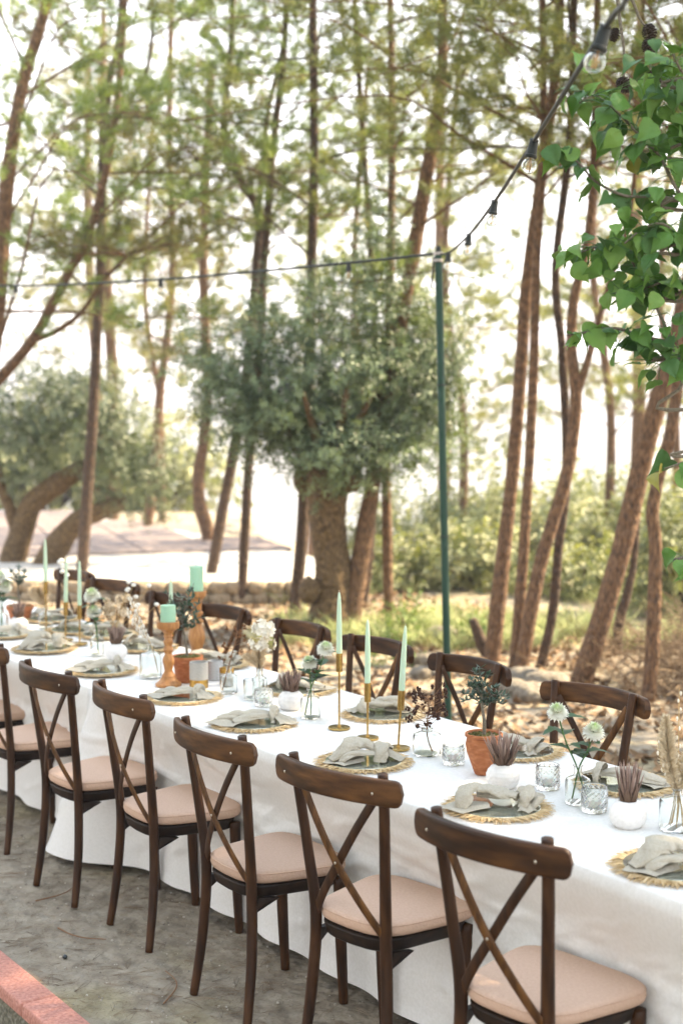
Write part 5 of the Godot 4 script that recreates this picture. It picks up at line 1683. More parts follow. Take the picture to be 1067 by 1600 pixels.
	for p in [[-12.2, -9.0, "pale pine seen just right of the thick olive trunk"], [-10.7, -9.4, "pale pine seen just right of the green pole"], [-8.9, -10.3, "pale pine between the forked and the leaning pine"], [-9.8, -12.5, "pale pine behind the kinked pine at the right edge"], [-18.3, -8.9, "far hazy pine over the right end of the paving"]]:
		var b := Vector3(p[0], land(p[0], p[1]), p[1])
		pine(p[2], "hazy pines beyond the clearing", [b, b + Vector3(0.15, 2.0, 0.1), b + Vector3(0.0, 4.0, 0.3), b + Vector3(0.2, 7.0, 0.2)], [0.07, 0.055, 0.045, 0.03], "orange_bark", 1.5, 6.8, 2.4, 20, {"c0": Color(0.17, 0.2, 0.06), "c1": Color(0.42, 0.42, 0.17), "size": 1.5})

	# olives
	var ol := thing("olive_tree", "thick pollarded olive tree with a dense round crown behind the table", "tree", Vector3(-6.0, 0, -4.05), 0.0, "gnarled olive trees")
	var rel := [Vector3(0, -0.05, 0), Vector3(0.02, 0.2, -0.02), Vector3(0.02, 0.5, -0.02), Vector3(0.0, 0.95, 0.01), Vector3(0.01, 1.2, 0.02), Vector3(0.0, 1.5, 0.05)]
	var tp := curve(rel, 8)
	var mb := bark_tube(tp, [0.22, 0.172, 0.15, 0.15, 0.17, 0.13], 26, 0.16)
	obj("trunk", mb, "olive_bark", ol)
	for k in 9:
		var a := k * 2.399
		mb = bark_tube(curve([Vector3(cos(a) * 0.06, 1.3, sin(a) * 0.06), Vector3(cos(a) * 0.3, 1.62, sin(a) * 0.3), Vector3(cos(a) * 0.65, 2.0 + 0.3 * rng.randf(), sin(a) * 0.65)], 5), [0.08, 0.045, 0.015], 9)
		obj("limb", mb, "olive_bark", ol)
	for q in [Vector3(-0.16, 1.28, 0.14), Vector3(0.2, 1.3, -0.1), Vector3(0.12, 1.34, 0.2), Vector3(0.02, 0.36, 0.2)]:
		mb = MB.new()
		lumpy(mb, q, Vector3(0.1, 0.12, 0.1), q.x * 9.0, 0.0)
		obj("burr", mb, "olive_bark", ol)
	var sage0 := Color(0.075, 0.11, 0.05)
	var sage1 := Color(0.29, 0.37, 0.21)
	foliage(ol, [[Vector3(0, 1.98, 0), Vector3(0.74, 0.66, 0.74)], [RIGHT * 0.62 + Vector3(0, 2.1, 0), Vector3(0.5, 0.66, 0.5)], [RIGHT * -0.66 + Vector3(0, 2.05, 0), Vector3(0.48, 0.52, 0.48)], [RIGHT * -0.4 + Vector3(0, 1.7, 0), Vector3(0.5, 0.34, 0.5)], [RIGHT * 0.6 + Vector3(0, 1.62, 0), Vector3(0.45, 0.32, 0.45)], [AWAY * -0.28 + Vector3(0, 1.5, 0), Vector3(0.5, 0.24, 0.3)]], "olive_sprig", 40.0, sage0, sage1)
	foliage(ol, [[RIGHT * 0.45 + Vector3(0, 2.85, 0), Vector3(0.42, 0.6, 0.42)], [RIGHT * -0.3 + Vector3(0, 2.7, 0), Vector3(0.55, 0.35, 0.5)], [RIGHT * 0.75 + Vector3(0, 2.4, 0), Vector3(0.34, 0.6, 0.34)], [RIGHT * 0.9 + Vector3(0, 1.85, 0), Vector3(0.28, 0.4, 0.28)], [RIGHT * -1.05 + Vector3(0, 2.2, 0), Vector3(0.3, 0.5, 0.3)], [RIGHT * 0.35 + Vector3(0, 3.4, 0), Vector3(0.25, 0.4, 0.25)]], "olive_sprig", 15.0, Color(0.1, 0.14, 0.07), Color(0.31, 0.38, 0.23))
	ol = thing("olive_tree", "curved olive tree at the left edge, its trunk bending right", "tree", Vector3(-11.52, 0, -3.36), 0.0, "gnarled olive trees")
	obj("trunk", bark_tube(curve(shift([Vector3(-11.30, -0.04, -3.26), Vector3(-11.22, 0.40, -3.37), Vector3(-11.13, 0.83, -3.50), Vector3(-10.95, 1.08, -3.75), Vector3(-10.77, 1.28, -4.01)], Vector3(-11.52, 0, -3.36)), 7), [0.17, 0.14, 0.125, 0.12, 0.09], 18, 0.08), "olive_bark", ol)
	obj("limb", bark_tube(curve(shift([Vector3(-11.21, 0.43, -3.38), Vector3(-11.26, 0.76, -3.31), Vector3(-11.32, 1.08, -3.22), Vector3(-11.36, 1.48, -3.17)], Vector3(-11.52, 0, -3.36)), 7), [0.08, 0.06, 0.04], 12, 0.08), "olive_bark", ol)
	foliage(ol, [[Vector3(0.42, 1.8, -0.18), Vector3(0.62, 0.62, 0.62)], [RIGHT * 0.1 + Vector3(0.1, 1.45, 0.0), Vector3(0.5, 0.4, 0.5)], [RIGHT * 0.75 + Vector3(0.2, 2.0, 0.0), Vector3(0.5, 0.4, 0.5)], [RIGHT * -0.6 + Vector3(0, 1.7, 0), Vector3(0.5, 0.5, 0.5)]], "olive_sprig", 30.0, Color(0.07, 0.1, 0.05), Color(0.26, 0.3, 0.19))
	ol = thing("olive_tree", "bowed olive tree whose dark trunk leans far right over the terrace", "tree", Vector3(-10.92, 0, -3.45), 0.0, "gnarled olive trees")
	obj("trunk", bark_tube(curve(shift([Vector3(-10.91, -0.07, -3.47), Vector3(-10.80, 0.33, -3.62), Vector3(-10.66, 0.64, -3.83), Vector3(-10.49, 0.79, -4.07), Vector3(-10.34, 0.90, -4.29)], Vector3(-10.92, 0, -3.45)), 7), [0.17, 0.15, 0.12, 0.1, 0.085], 18, 0.08), "olive_bark", ol)
	foliage(ol, [[RIGHT * 0.95 + Vector3(0, 1.35, 0), Vector3(0.48, 0.55, 0.48)], [RIGHT * 0.7 + Vector3(0, 1.75, 0), Vector3(0.5, 0.4, 0.5)], [RIGHT * 1.2 + Vector3(0, 1.1, 0), Vector3(0.3, 0.35, 0.3)]], "olive_sprig", 32.0, Color(0.07, 0.1, 0.05), Color(0.26, 0.3, 0.19))
	# broken limb and sapling of the right cluster
	tag(obj("tree_stump", bark_tube(PackedVector3Array([Vector3(-4.21, -0.04, -4.35), Vector3(-4.26, 0.10, -4.28), Vector3(-4.30, 0.28, -4.22)]), [0.06, 0.05, 0.035], 10, 0.1), "pine_bark"), "short broken dark limb sticking up at the left foot of the right cluster", "stump")
	tag(obj("tree_sapling", bark_tube(curve([Vector3(-3.76, -0.01, -5.22), Vector3(-3.75, 0.25, -5.24), Vector3(-3.72, 0.45, -5.28), Vector3(-3.69, 0.70, -5.32), Vector3(-3.67, 1.09, -5.34)]), [0.045, 0.035, 0.02], 9), "pine_bark"), "thin dark sapling trunk between the leaning pine and the kinked pine", "sapling")

	# shrubs and scrub beyond the pines
	var y0 := Color(0.21, 0.24, 0.11)  # pale past leaf green: sun wash and haze put into the colour
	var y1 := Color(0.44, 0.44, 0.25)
	var g := "sunlit shrubs beyond the pines"
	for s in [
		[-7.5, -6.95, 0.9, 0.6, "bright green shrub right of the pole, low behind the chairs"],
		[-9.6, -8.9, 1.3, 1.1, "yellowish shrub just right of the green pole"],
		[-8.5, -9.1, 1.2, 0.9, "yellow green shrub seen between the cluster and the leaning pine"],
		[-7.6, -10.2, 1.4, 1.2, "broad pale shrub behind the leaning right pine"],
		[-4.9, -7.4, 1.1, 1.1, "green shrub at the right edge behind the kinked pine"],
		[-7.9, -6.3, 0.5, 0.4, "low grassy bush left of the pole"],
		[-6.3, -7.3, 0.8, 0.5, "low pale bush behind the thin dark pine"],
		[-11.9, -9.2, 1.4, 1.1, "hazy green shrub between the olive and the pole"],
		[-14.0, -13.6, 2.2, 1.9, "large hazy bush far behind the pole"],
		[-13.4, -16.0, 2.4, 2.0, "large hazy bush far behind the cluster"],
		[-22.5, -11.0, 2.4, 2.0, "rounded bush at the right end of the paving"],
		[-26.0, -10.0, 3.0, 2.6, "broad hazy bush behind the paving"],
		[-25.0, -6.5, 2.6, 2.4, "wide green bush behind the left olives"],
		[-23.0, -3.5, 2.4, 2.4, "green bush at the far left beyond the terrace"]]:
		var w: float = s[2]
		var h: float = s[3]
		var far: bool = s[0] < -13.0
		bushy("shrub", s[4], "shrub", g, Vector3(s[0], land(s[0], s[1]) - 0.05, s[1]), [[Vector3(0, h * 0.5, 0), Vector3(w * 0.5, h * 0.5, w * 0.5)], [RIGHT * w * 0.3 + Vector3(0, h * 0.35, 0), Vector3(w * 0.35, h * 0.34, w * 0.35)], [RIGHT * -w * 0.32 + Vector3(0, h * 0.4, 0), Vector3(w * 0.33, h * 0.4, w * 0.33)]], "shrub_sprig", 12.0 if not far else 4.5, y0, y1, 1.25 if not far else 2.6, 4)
	# small green weeds by the chairs
	for s in [[-4.3, -3.5, 0.13, "leafy green weed behind the chair by the candlesticks"], [-5.2, -4.25, 0.16, "green sapling weed between the pines right of the olive"], [-4.7, -4.6, 0.1, "small yellow green weed at the foot of the thin pine"]]:
		bushy("weed", s[3], "plant", "weeds on the earth behind the chairs", Vector3(s[0], 0, s[1]), [[Vector3(0, s[2], 0), Vector3(s[2] * 0.8, s[2] * 0.9, s[2] * 0.8)]], "shrub_sprig", 30.0, Color(0.1, 0.17, 0.04), Color(0.28, 0.36, 0.1), 0.55, 4)
	# heap of dry brush at the right edge
	var br := thing("brush_heap", "heap of dry brown brush at the right edge under the pines", "brush heap", Vector3(-2.55, 0, -4.75))
	var tr := []
	var cols := []
	var sm := MB.new()
	sm.tube(PackedVector3Array([Vector3(0, 0, 0), Vector3(0.02, 0.16, 0.01), Vector3(-0.01, 0.34, 0)]), [0.0035, 0.0012], 4, false)
	sm.tube(PackedVector3Array([Vector3(0.02, 0.16, 0.01), Vector3(0.08, 0.26, 0.03)]), [0.0022, 0.001], 4, false)
	for k in 1500:
		var p := Vector3(rng.randfn() * 0.5 + 0.25, 0, rng.randfn() * 0.38)
		var top := 0.5 * exp(-(p.x * p.x / 0.5 + p.z * p.z / 0.3))
		p.y = rng.randf() * top
		tr.append(toward(Vector3(rng.randfn(), rng.randfn() * 0.6 + 0.2, rng.randfn()), 0, rng.randf_range(0.6, 1.4), p))
		cols.append(Color(0.12, 0.08, 0.05).lerp(Color(0.34, 0.25, 0.16), rng.randf()))
	many("dry_twigs", sm.mesh(M["dry_brush"]), tr, br, cols)


func shift(pts: Array, by: Vector3) -> Array:
	return pts.map(func(p): return p - by)


func foliage(t: Node3D, blobs: Array, mesh: String, per: float, c0: Color, c1: Color) -> void:
	var tr := []
	var cols := []
	for b in blobs:
		var r: Vector3 = b[1]
		var n := int(per * 1.9 * r.x * r.y * 4.0) + 4
		for k in n:
			var d := Vector3(rng.randfn(), rng.randfn(), rng.randfn()).normalized()
			var c: Vector3 = b[0] + d * r * pow(rng.randf(), 0.4)
			var hue := rng.randf()
			for q in 8:
				var o := Vector3(rng.randfn(), rng.randfn(), rng.randfn())
				tr.append(toward(o * 0.6 + d + Vector3(0, 0.35, 0), rng.randf() * TAU, rng.randf_range(0.75, 1.3), c + o * 0.075))
				cols.append(c0.lerp(c1, clampf(hue + rng.randf_range(-0.3, 0.3), 0.0, 1.0)))
	many("crown", M[mesh], tr, t, cols)


# ---------------------------------------------------------------- litter on the ground

func litter() -> void:
	var mb := MB.new()
	mb.tube(PackedVector3Array([Vector3(-0.05, 0.001, 0), Vector3(-0.015, 0.003, 0.006), Vector3(0.02, 0.002, 0.008), Vector3(0.05, 0.001, 0)]), [0.0009, 0.0006], 4, false)
	mb.tube(PackedVector3Array([Vector3(-0.05, 0.001, 0), Vector3(-0.01, 0.002, -0.006), Vector3(0.035, 0.001, -0.014)]), [0.0009, 0.0006], 4, false)
	var me := mb.mesh(M["litter"])
	var tr := []
	var cols := []
	for k in 7000:
		var p := Vector3(rng.randf_range(-5.5, 3.5), 0, rng.randf_range(-5.5, 1.0))
		if k % 7 == 0:
			p = Vector3(rng.randf_range(-2.6, 1.2), 0, rng.randf_range(0.1, 1.0))
		elif p.z > 0.1 and k % 3:
			continue
		if fn.get_noise_2d(p.x * 120.0, p.z * 120.0) < -0.25 + 0.5 * rng.randf() - 0.3:
			continue
		p.y = land(p.x, p.z) + 0.002
		tr.append(Transform3D(Basis.from_euler(Vector3(rng.randf_range(-0.1, 0.1), rng.randf() * TAU, rng.randf_range(-0.06, 0.06))).scaled(Vector3.ONE * rng.randf_range(0.35, 0.95)), p))
		cols.append(Color(0.1, 0.068, 0.042).lerp(Color(0.26, 0.18, 0.11), rng.randf()))
	tag(many("pine_litter", me, tr, null, cols), "fallen brown pine needles on the earth", "", "", "stuff")
	# grit and small stones
	mb = MB.new()
	lumpy(mb, Vector3(0, 0.3, 0), Vector3(1, 0.7, 0.85), 3.0, 0.3)
	me = mb.mesh(M["litter"])
	tr = []
	cols = []
	for k in 4200:
		var p := Vector3(rng.randf_range(-4.0, 2.0), 0, rng.randf_range(0.15, 1.02))
		if k % 4 == 0:
			p = Vector3(rng.randf_range(-7.0, 1.0), 0, rng.randf_range(-5.0, -0.8))
		p.y = land(p.x, p.z)
		var q := 0.0012 + 0.0045 * pow(rng.randf(), 4.0)
		tr.append(Transform3D(Basis(Vector3.UP, rng.randf() * TAU).scaled(Vector3.ONE * q), p))
		cols.append(Color(0.16, 0.13, 0.1).lerp(Color(0.52, 0.47, 0.4), rng.randf()))
	tag(many("gravel", me, tr, null, cols), "loose grit and tiny stones on the packed earth", "", "", "stuff")
	# dry leaves under the pines
	mb = MB.new()
	mb.col = Color(1, 1, 1)
	blade(mb, Vector3(-0.03, 0.004, 0), Vector3(1, 0, 0.05), Vector3.UP, 0.06, 0.034, 0.35, 4)
	me = mb.mesh(M["litter"])
	tr = []
	cols = []
	for k in 11000:
		var p := Vector3(rng.randf_range(-9.0, 1.5), 0, rng.randf_range(-6.2, -0.9))
		if fn.get_noise_2d(p.x * 70.0 + 40.0, p.z * 70.0) < -0.45 + 0.4 * rng.randf():
			continue
		p.y = land(p.x, p.z) + 0.003
		tr.append(Transform3D(Basis.from_euler(Vector3(rng.randf_range(-0.5, 0.5), rng.randf() * TAU, rng.randf_range(-0.5, 0.5))).scaled(Vector3.ONE * rng.randf_range(0.6, 1.5)), p))
		cols.append(Color(0.12, 0.07, 0.036).lerp(Color(0.3, 0.19, 0.1), rng.randf()))
	tag(many("fallen_leaves", me, tr, null, cols), "dry brown fallen leaves under the pines", "", "", "stuff")
	# grass and weeds in the sun beyond
	mb = MB.new()
	for k in 14:
		var a := rng.randf() * TAU
		var d := Vector3(cos(a) * 0.5, 1, sin(a) * 0.5).normalized()
		blade(mb, Vector3(cos(a), 0, sin(a)) * 0.03, d, Vector3(cos(a), 0, sin(a)), rng.randf_range(0.1, 0.22), 0.006, 0.5, 3)
	me = mb.mesh(M["litter"])
	tr = []
	cols = []
	for k in 5200:
		var d := rng.randf_range(11.0, 22.0)
		var l := rng.randf_range(-0.2, 0.26) * d
		var p := EYE + AWAY * d + RIGHT * l
		if l < -0.6 or fn.get_noise_2d(p.x * 40.0, p.z * 40.0) < -0.1:
			continue
		p.y = land(p.x, p.z)
		tr.append(Transform3D(Basis(Vector3.UP, rng.randf() * TAU).scaled(Vector3.ONE * rng.randf_range(0.6, 1.5)), p))
		cols.append(Color(0.17, 0.22, 0.07).lerp(Color(0.36, 0.37, 0.17), rng.randf()))
	tag(many("dry_grass", me, tr, null, cols), "pale sunlit grass beyond the pines", "", "", "stuff")
	mb = MB.new()
	mb.ball(Vector3.ZERO, Vector3(0.011, 0.007, 0.008), 6, 10)
	var o := obj("bead", mb, "bead")
	o.position = Vector3(-0.37, land(-0.37, 0.86) + 0.006, 0.86)
	tag(o, "tiny shiny black bead lying on the earth by the kerb", "bead")
	var k := 0
	for s in [[-0.55, 0.72, 0.22, 0.4, "curved fallen twig on the earth near the black bead"], [-1.0, 0.62, 0.2, 1.9, "straight fallen twig between the chair legs at the left"], [0.05, 0.7, 0.26, 2.6, "thin fallen twig below the fourth chair"]]:
		mb = MB.new()
		var l: float = s[2]
		mb.tube(curve([Vector3(-l / 2, 0.004, 0), Vector3(-l * 0.1, 0.006, l * 0.12), Vector3(l * 0.2, 0.005, l * 0.1), Vector3(l / 2, 0.004, -l * 0.04)]), [0.0028, 0.0014], 6)
		o = obj("fallen_twig", mb, "dry_stem")
		o.position = Vector3(s[0], land(s[0], s[1]) + 0.002, s[1])
		o.rotation.y = s[3]
		tag(o, s[4], "twig", "fallen twigs")
		k += 1


# ---------------------------------------------------------------- pole, string lights, hanging things

func lights() -> void:
	var t := thing("light_pole", "slim dark green metal pole carrying the string lights", "pole", Vector3(-2.22, 0, -2.3))
	var mb := MB.new()
	var top := Vector3(-0.04, 2.74, 0.06)
	mb.tube(PackedVector3Array([Vector3(0, -0.05, 0), top * 0.5, top]), [0.0212, 0.0212], 16)
	obj("shaft", mb, "pole_paint", t)
	for y in [-0.012, -0.05]:
		mb = MB.new()
		mb.lathe([Vector2(0.0213, -0.008), Vector2(0.028, -0.007), Vector2(0.028, 0.007), Vector2(0.0213, 0.008)], 18, Transform3D(Basis(), top + Vector3(0, y, 0)))
		obj("clamp", mb, "clip", t)
	mb = MB.new()
	mb.tube(PackedVector3Array([top, top + Vector3(0.004, 0.03, 0.0)]), [0.016, 0.013], 10)
	obj("cap", mb, "black_rubber", t)
	mb = MB.new()
	mb.lathe([Vector2(0, -0.02), Vector2(0.085, -0.02), Vector2(0.088, 0.008), Vector2(0.08, 0.012), Vector2(0.036, 0.014), Vector2(0.03, 0.05), Vector2(0.0213, 0.055)], 20)
	obj("foot_plate", mb, "pole_paint", t)
	for y in [1.15, 2.0]:
		mb = MB.new()
		mb.lathe([Vector2(0.0213, -0.004), Vector2(0.0262, -0.003), Vector2(0.0262, 0.003), Vector2(0.0213, 0.004)], 16, Transform3D(Basis(), top * (y / 2.74)))
		obj("cable_tie", mb, "black_rubber", t)
	mb = MB.new()
	mb.tube(curve([top - RIGHT * 0.024 + Vector3(0, -0.03, 0), top - RIGHT * 0.03 + Vector3(0, -0.12, 0), top - RIGHT * 0.038 + Vector3(0, -0.2, 0)]), [0.006, 0.005], 6)
	obj("cable_tail", mb, "black_rubber", t)
	var pt := Vector3(-2.26, 2.73, -2.24)
	var right := [Vector3(-2.07, 2.71, -2.16), Vector3(-1.24, 2.68, -1.61), Vector3(-0.18, 2.64, -0.85), Vector3(0.87, 2.62, -0.09), Vector3(1.85, 2.62, 0.61), Vector3(2.05, 2.60, 0.76), Vector3(2.41, 2.62, 1.02), Vector3(2.85, 2.76, 1.10)]
	var left := [Vector3(-2.87, 2.72, -2.06), Vector3(-4.57, 2.74, -1.72), Vector3(-6.17, 2.80, -1.35), Vector3(-7.54, 2.92, -0.95), Vector3(-10.09, 3.28, 0.26)]
	var wr := [pt]
	wr.append_array(right)
	var wl := [pt]
	wl.append_array(left)
	mb = MB.new()
	mb.tube(curve(wr, 8), [0.0062], 8)
	tag(obj("string_light_cable", mb, "black_rubber"), "dark cable of string lights running from the pole towards the upper right", "cable")
	mb = MB.new()
	mb.tube(curve(wl, 8), [0.0078], 8)
	tag(obj("string_light_cable", mb, "black_rubber"), "dark cable of string lights running from the pole to the left edge", "cable")
	var labels := ["string light bulb right beside the pole top", "second string light bulb from the pole on the right cable", "third string light bulb from the pole on the right cable", "string light bulb next below the largest one", "largest string light bulb, at the top right with an amber filament"]
	for k in 5:
		bulb(right[k], labels[k], Vector3(0, -1, 0) - RIGHT * [0.1, 0.12, 0.14, 0.2, 0.3][k])
	labels = ["string light bulb on the left cable over the olive crown", "string light bulb in the middle of the left cable", "string light bulb at the left edge of the left cable"]
	for k in 3:
		bulb(left[k], labels[k], Vector3(0, -1, 0))


func bulb(p: Vector3, label: String, down: Vector3) -> void:
	var t := thing("string_light_bulb", label, "light bulb", p, 0.0, "clear globe bulbs on the string lights")
	t.basis = Basis(Quaternion(Vector3.DOWN, down.normalized()))
	var mb := MB.new()
	mb.lathe([Vector2(0, -0.05), Vector2(0.0165, -0.05), Vector2(0.0185, -0.048), Vector2(0.0185, -0.042), Vector2(0.0158, -0.04), Vector2(0.0135, -0.012), Vector2(0.012, 0.0), Vector2(0.0, 0.0)], 18)
	obj("socket", mb, "black_rubber", t)
	mb = MB.new()
	mb.box(Vector3(0.03, 0.008, 0.012), Transform3D(Basis(Vector3.FORWARD, 0.2), Vector3(0, 0.002, 0)), 0.002)
	obj("cable_clip", mb, "black_rubber", t)
	mb = MB.new()
	var pr := []
	for i in 13:
		var a := lerpf(-PI / 2, 1.12, i / 12.0)
		pr.append(Vector2(0.0225 * cos(a), -0.074 + 0.0225 * sin(a)))
	pr.append(Vector2(0.0095, -0.049))
	for i in range(12, -1, -1):
		var a := lerpf(-PI / 2, 1.12, i / 12.0)
		pr.append(Vector2(0.0212 * cos(a), -0.074 + 0.0212 * sin(a)))
	mb.lathe(pr, 28)
	obj("globe", mb, "glass", t)
	mb = MB.new()
	for k in 4:
		var a := PI / 2 * k + 0.4
		mb.tube(PackedVector3Array([Vector3(cos(a) * 0.003, -0.055, sin(a) * 0.003), Vector3(cos(a) * 0.0075, -0.068, sin(a) * 0.0075), Vector3(cos(a) * 0.004, -0.086, sin(a) * 0.004)]), [0.0011], 5)
	mb.tube(PackedVector3Array([Vector3(0, -0.048, 0), Vector3(0, -0.07, 0)]), [0.002], 6)
	obj("filament", mb, "filament", t).set_meta("kind", "stuff")


func broad_leaf(fold: float, droop: float, s: int) -> ArrayMesh:
	# heart shaped, toothed, folded along the midrib; it lies along +z from its stalk
	var mb := MB.new()
	var outline := [0.0, 0.2, 0.31, 0.38, 0.425, 0.45, 0.463, 0.465, 0.458, 0.442, 0.418, 0.385, 0.345, 0.3, 0.252, 0.2, 0.15, 0.105, 0.066, 0.036, 0.014, 0.0]
	var n := outline.size()
	var rows := []
	for i in n:
		var t := float(i) / (n - 1)
		var row := PackedVector3Array()
		for j in 9:
			var v := (j - 4) / 4.0
			var w: float = outline[i] * (1.0 + (0.035 if i % 2 == 0 else -0.025) * absf(v))
			var x := v * w
			var back := 0.13 * absf(v) * (1.0 - t) * (1.0 - t)
			var z := t - back
			var y := absf(x) * fold - droop * z * z + 0.035 * sin(x * 15.0 + t * 8.0 + s) * absf(v) + 0.012 * cos((z - absf(x) * 0.8) * 42.0) * absf(v) + 0.03 * fn.get_noise_2d(x * 200.0 + s * 40.0, z * 200.0)
			row.append(Vector3(x, y, z))
		rows.append(row)
	mb.shell(rows, -0.006)
	return mb.mesh(M["broad_leaf_0"])


func mulberry() -> void:
	var t := thing("broadleaf_tree", "leafy green branches with heart shaped leaves hanging in at the upper right", "tree", Vector3(3.6, 0, -2.6))
	var base := t.position
	var leafs := []
	for k in 7:
		leafs.append(broad_leaf(rng.randf_range(-0.15, 0.6), rng.randf_range(-0.1, 0.75), k))
	var trunk := curve([Vector3(0, -0.05, 0), Vector3(-0.1, 1.2, 0.1), Vector3(-0.3, 2.1, 0.3), Vector3(-0.5, 2.9, 0.6), Vector3(-0.7, 4.2, 0.7)])
	obj("trunk", bark_tube(trunk, [0.14, 0.1, 0.08, 0.05], 14), "olive_bark", t)
	var hub := Vector3(-1.25, 2.42, 1.25)
	obj("limb", bark_tube(curve([trunk[12], (trunk[12] + hub) / 2 + Vector3(0, 0.12, 0), hub]), [0.05, 0.03, 0.016], 10), "olive_bark", t)
	var total := 0
	var tw := [[Vector3(1.44, 2.39, -0.20), Vector3(1.39, 2.39, -0.14), Vector3(1.35, 2.40, -0.08), Vector3(1.31, 2.40, -0.01), Vector3(1.26, 2.44, 0.05), Vector3(1.24, 2.48, 0.08), Vector3(1.21, 2.52, 0.12), Vector3(1.19, 2.53, 0.15)], [Vector3(1.36, 1.84, -0.27), Vector3(1.33, 1.91, -0.22), Vector3(1.31, 2.03, -0.19), Vector3(1.28, 2.13, -0.16), Vector3(1.25, 2.23, -0.11), Vector3(1.24, 2.29, -0.09), Vector3(1.20, 2.28, -0.03), Vector3(1.16, 2.26, 0.02)], [Vector3(1.47, 2.24, -0.16), Vector3(1.43, 2.28, -0.10), Vector3(1.40, 2.32, -0.06), Vector3(1.37, 2.31, -0.02), Vector3(1.34, 2.27, 0.02)], [Vector3(1.44, 2.36, -0.20), Vector3(1.39, 2.41, -0.13), Vector3(1.36, 2.50, -0.09), Vector3(1.33, 2.55, -0.05), Vector3(1.30, 2.61, -0.00), Vector3(1.26, 2.66, 0.05), Vector3(1.24, 2.64, 0.09)], [Vector3(1.50, 2.65, -0.12), Vector3(1.46, 2.69, -0.07), Vector3(1.45, 2.73, -0.04), Vector3(1.44, 2.77, -0.03)], [Vector3(1.39, 2.50, -0.22), Vector3(1.37, 2.56, -0.19), Vector3(1.34, 2.63, -0.15), Vector3(1.33, 2.70, -0.13), Vector3(1.31, 2.75, -0.11)], [Vector3(1.31, 2.02, -0.19), Vector3(1.26, 2.04, -0.13), Vector3(1.22, 2.06, -0.07), Vector3(1.18, 2.05, -0.01), Vector3(1.15, 2.04, 0.04)], [Vector3(1.35, 1.98, -0.26), Vector3(1.32, 1.99, -0.21), Vector3(1.30, 1.98, -0.19), Vector3(1.29, 1.94, -0.17)], [Vector3(1.45, 1.74, -0.22), Vector3(1.42, 1.71, -0.18), Vector3(1.39, 1.69, -0.13), Vector3(1.37, 1.68, -0.11)], [Vector3(1.45, 1.46, -0.23), Vector3(1.43, 1.44, -0.19), Vector3(1.40, 1.44, -0.16)], [Vector3(1.40, 2.13, -0.24), Vector3(1.37, 2.16, -0.19), Vector3(1.34, 2.18, -0.14), Vector3(1.30, 2.16, -0.09), Vector3(1.26, 2.15, -0.03)]]
	var count := [22, 62, 30, 58, 14, 34, 17, 17, 4, 4, 37]
	for k in tw.size():
		var pts := []
		if k != 6:
			pts.append(hub + Vector3(0, (tw[k][0].y - base.y - hub.y) * 0.7, 0))
		for p in tw[k]:
			pts.append(p - base)
		var path := curve(pts, 6)
		obj("twig", bark_tube(path, [0.006, 0.004, 0.002], 7), "twig_bark", t)
		var st := MB.new()
		for q in count[k]:
			var f := lerpf(0.3 if k != 6 else 0.1, 1.0, (q + 0.6) / count[k])
			var p := path[int(f * (path.size() - 1))]
			var a: float = q * 2.4 + k
			var wide := 0.11 if k not in [0, 6, 8, 9] else 0.03
			var out := RIGHT * cos(a) * 0.9 + AWAY * sin(a) * 0.8 + Vector3(0, rng.randf_range(-0.5, 0.7), 0)
			var e := p + out.normalized() * rng.randf_range(0.015, wide) + Vector3(0, -0.008, 0)
			st.tube(PackedVector3Array([p, p.lerp(e, 0.5) + Vector3(0, 0.008, 0), e]), [0.0014, 0.001], 4, false)
			var o := put_mesh("leaf", leafs[rng.randi() % 7], t)
			var z := (out.normalized() * 0.55 + Vector3(rng.randf_range(-0.7, 0.7), rng.randf_range(-1.15, 0.25), rng.randf_range(-0.7, 0.7))).normalized()
			var y := Vector3(rng.randf_range(-1.2, 1.2), 1, rng.randf_range(-1.2, 1.2)) + out * 0.6 - AWAY * 0.5
			var x := y.cross(z).normalized()
			y = z.cross(x).normalized()
			o.transform = Transform3D(Basis(x, y, z).scaled(Vector3.ONE * rng.randf_range(0.034, 0.071)), e)
			var tone := rng.randi() % 10
			o.material_override = M["broad_leaf_%d" % (0 if tone < 4 else 1 if tone < 7 else 2)] if total % 60 != 17 else M["broad_leaf_3"]
			total += 1
		obj("stalks", st, "stem", t).set_meta("kind", "stuff")


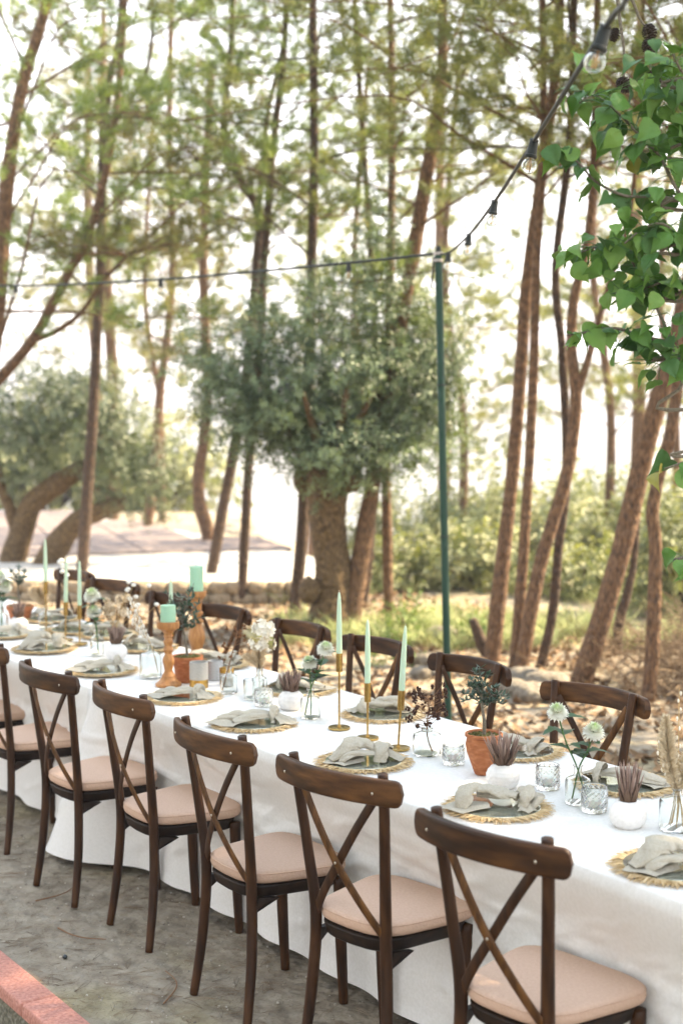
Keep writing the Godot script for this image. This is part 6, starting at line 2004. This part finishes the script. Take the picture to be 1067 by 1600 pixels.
func cones() -> void:
	# a dead pine twig with open cones hanging in at the top
	var labels := ["pine cone hanging beside the leaves at the top right, topmost", "pine cone just below the topmost cone at the top right", "pine cone hanging alone on a thin twig left of the leaves", "pine cone touching the leaves, lower right of the hanging twig", "smaller pine cone next to the one touching the leaves", "small dark cone just right of the largest bulb socket"]
	var where := [[Vector3(1.06, 2.93, -0.36)], [Vector3(1.06, 2.89, -0.36)], [Vector3(1.02, 2.78, -0.30)], [Vector3(1.06, 2.80, -0.37)], [Vector3(1.08, 2.80, -0.39)], [Vector3(0.93, 2.95, -0.35)]]
	for k in 6:
		var t := thing("pine_cone", labels[k], "pine cone", where[k][0], 0.0, "pine cones hanging at the top right")
		t.rotation = Vector3(rng.randf_range(-0.4, 0.4), rng.randf() * TAU, PI + rng.randf_range(-0.6, 0.6))
		var s: float = 1.0 if k < 4 else 0.8
		var mb := MB.new()
		mb.ball(Vector3.ZERO, Vector3(0.014, 0.022, 0.014) * s, 8, 12)
		for q in 54:
			var f := (q + 0.5) / 54.0
			var a := q * 2.399
			var y := lerpf(-0.022, 0.024, f)
			var r := 0.0155 * sin(PI * clampf(0.12 + f * 0.8, 0, 1)) + 0.002
			var d := Vector3(cos(a), 0.35, sin(a)).normalized()
			mb.box(Vector3(0.0085, 0.003, 0.011) * s, Transform3D(Basis.looking_at(d, Vector3.UP), Vector3(cos(a) * r, y, sin(a) * r) * s), 0.001)
		obj("scales", mb, "cone", t)
	var tg := thing("pine_twig", "bare pine twigs with hanging cones at the top right", "twig", Vector3(1.05, 2.9, -0.3))
	for p in [[Vector3(1.00, 3.13, -0.27), Vector3(1.03, 3.02, -0.32), Vector3(1.04, 2.97, -0.34), Vector3(1.06, 2.94, -0.35)], [Vector3(1.00, 3.09, -0.28), Vector3(1.01, 2.97, -0.29), Vector3(1.02, 2.87, -0.30), Vector3(1.02, 2.80, -0.30)], [Vector3(1.06, 2.94, -0.35), Vector3(1.06, 2.86, -0.36), Vector3(1.06, 2.81, -0.37)]]:
		var mb := MB.new()
		mb.tube(curve(shift(p, Vector3(1.05, 2.9, -0.3))), [0.006, 0.003], 6)
		obj("twig", mb, "twig_bark", tg)


# ---------------------------------------------------------------- the scene

func _ready() -> void:
	var cam := Camera3D.new()
	cam.name = "camera"
	add_child(cam)
	var lens := CameraAttributesPhysical.new()
	lens.frustum_focal_length = 50.0
	lens.frustum_focus_distance = 4.4
	lens.exposure_aperture = 2.5
	cam.attributes = lens
	cam.keep_aspect = Camera3D.KEEP_HEIGHT
	cam.fov = 39.585
	cam.near = 0.05
	cam.far = 6000.0
	cam.position = Vector3(4.0, 1.816, 2.767)
	cam.rotation_degrees = Vector3(-3.785, 55.193, 0)
	cam.current = true

	var sky := ProceduralSkyMaterial.new()
	sky.sky_top_color = Color(0.70, 0.76, 0.84)
	sky.sky_horizon_color = Color(1.0, 0.985, 0.96)
	sky.sky_curve = 0.22
	sky.ground_horizon_color = Color(0.8, 0.78, 0.74)
	sky.ground_bottom_color = Color(0.35, 0.31, 0.26)
	sky.sky_energy_multiplier = 1.0
	var env := Environment.new()
	env.background_mode = Environment.BG_SKY
	env.sky = Sky.new()
	env.sky.sky_material = sky
	env.tonemap_mode = Environment.TONE_MAPPER_LINEAR
	env.tonemap_exposure = 5.1
	env.fog_enabled = true
	env.fog_density = 0.0018
	env.fog_light_color = Color(0.95, 0.96, 1.0)
	env.sdfgi_enabled = true
	env.ssao_enabled = true
	env.ssil_enabled = true
	var we := WorldEnvironment.new()
	we.name = "world_environment"
	we.environment = env
	add_child(we)
	var sun := DirectionalLight3D.new()
	sun.name = "sun"
	sun.light_energy = 1.6
	sun.light_color = Color(1.0, 0.91, 0.76)
	sun.light_angular_distance = 0.5
	sun.shadow_enabled = true
	add_child(sun)
	sun.look_at_from_position(Vector3(0.3, 1.0, -0.95), Vector3.ZERO)

	rng.seed = 7
	fn.seed = 5
	fn.frequency = 0.01
	fn.noise_type = FastNoiseLite.TYPE_SIMPLEX_SMOOTH
	materials()
#BODY
	ground()
	kerb()
	walls()
	hills()
	trees()
	cloths()
	chairs()
	settings()
	centre()
	lights()
	mulberry()
	cones()
	litter()
#END
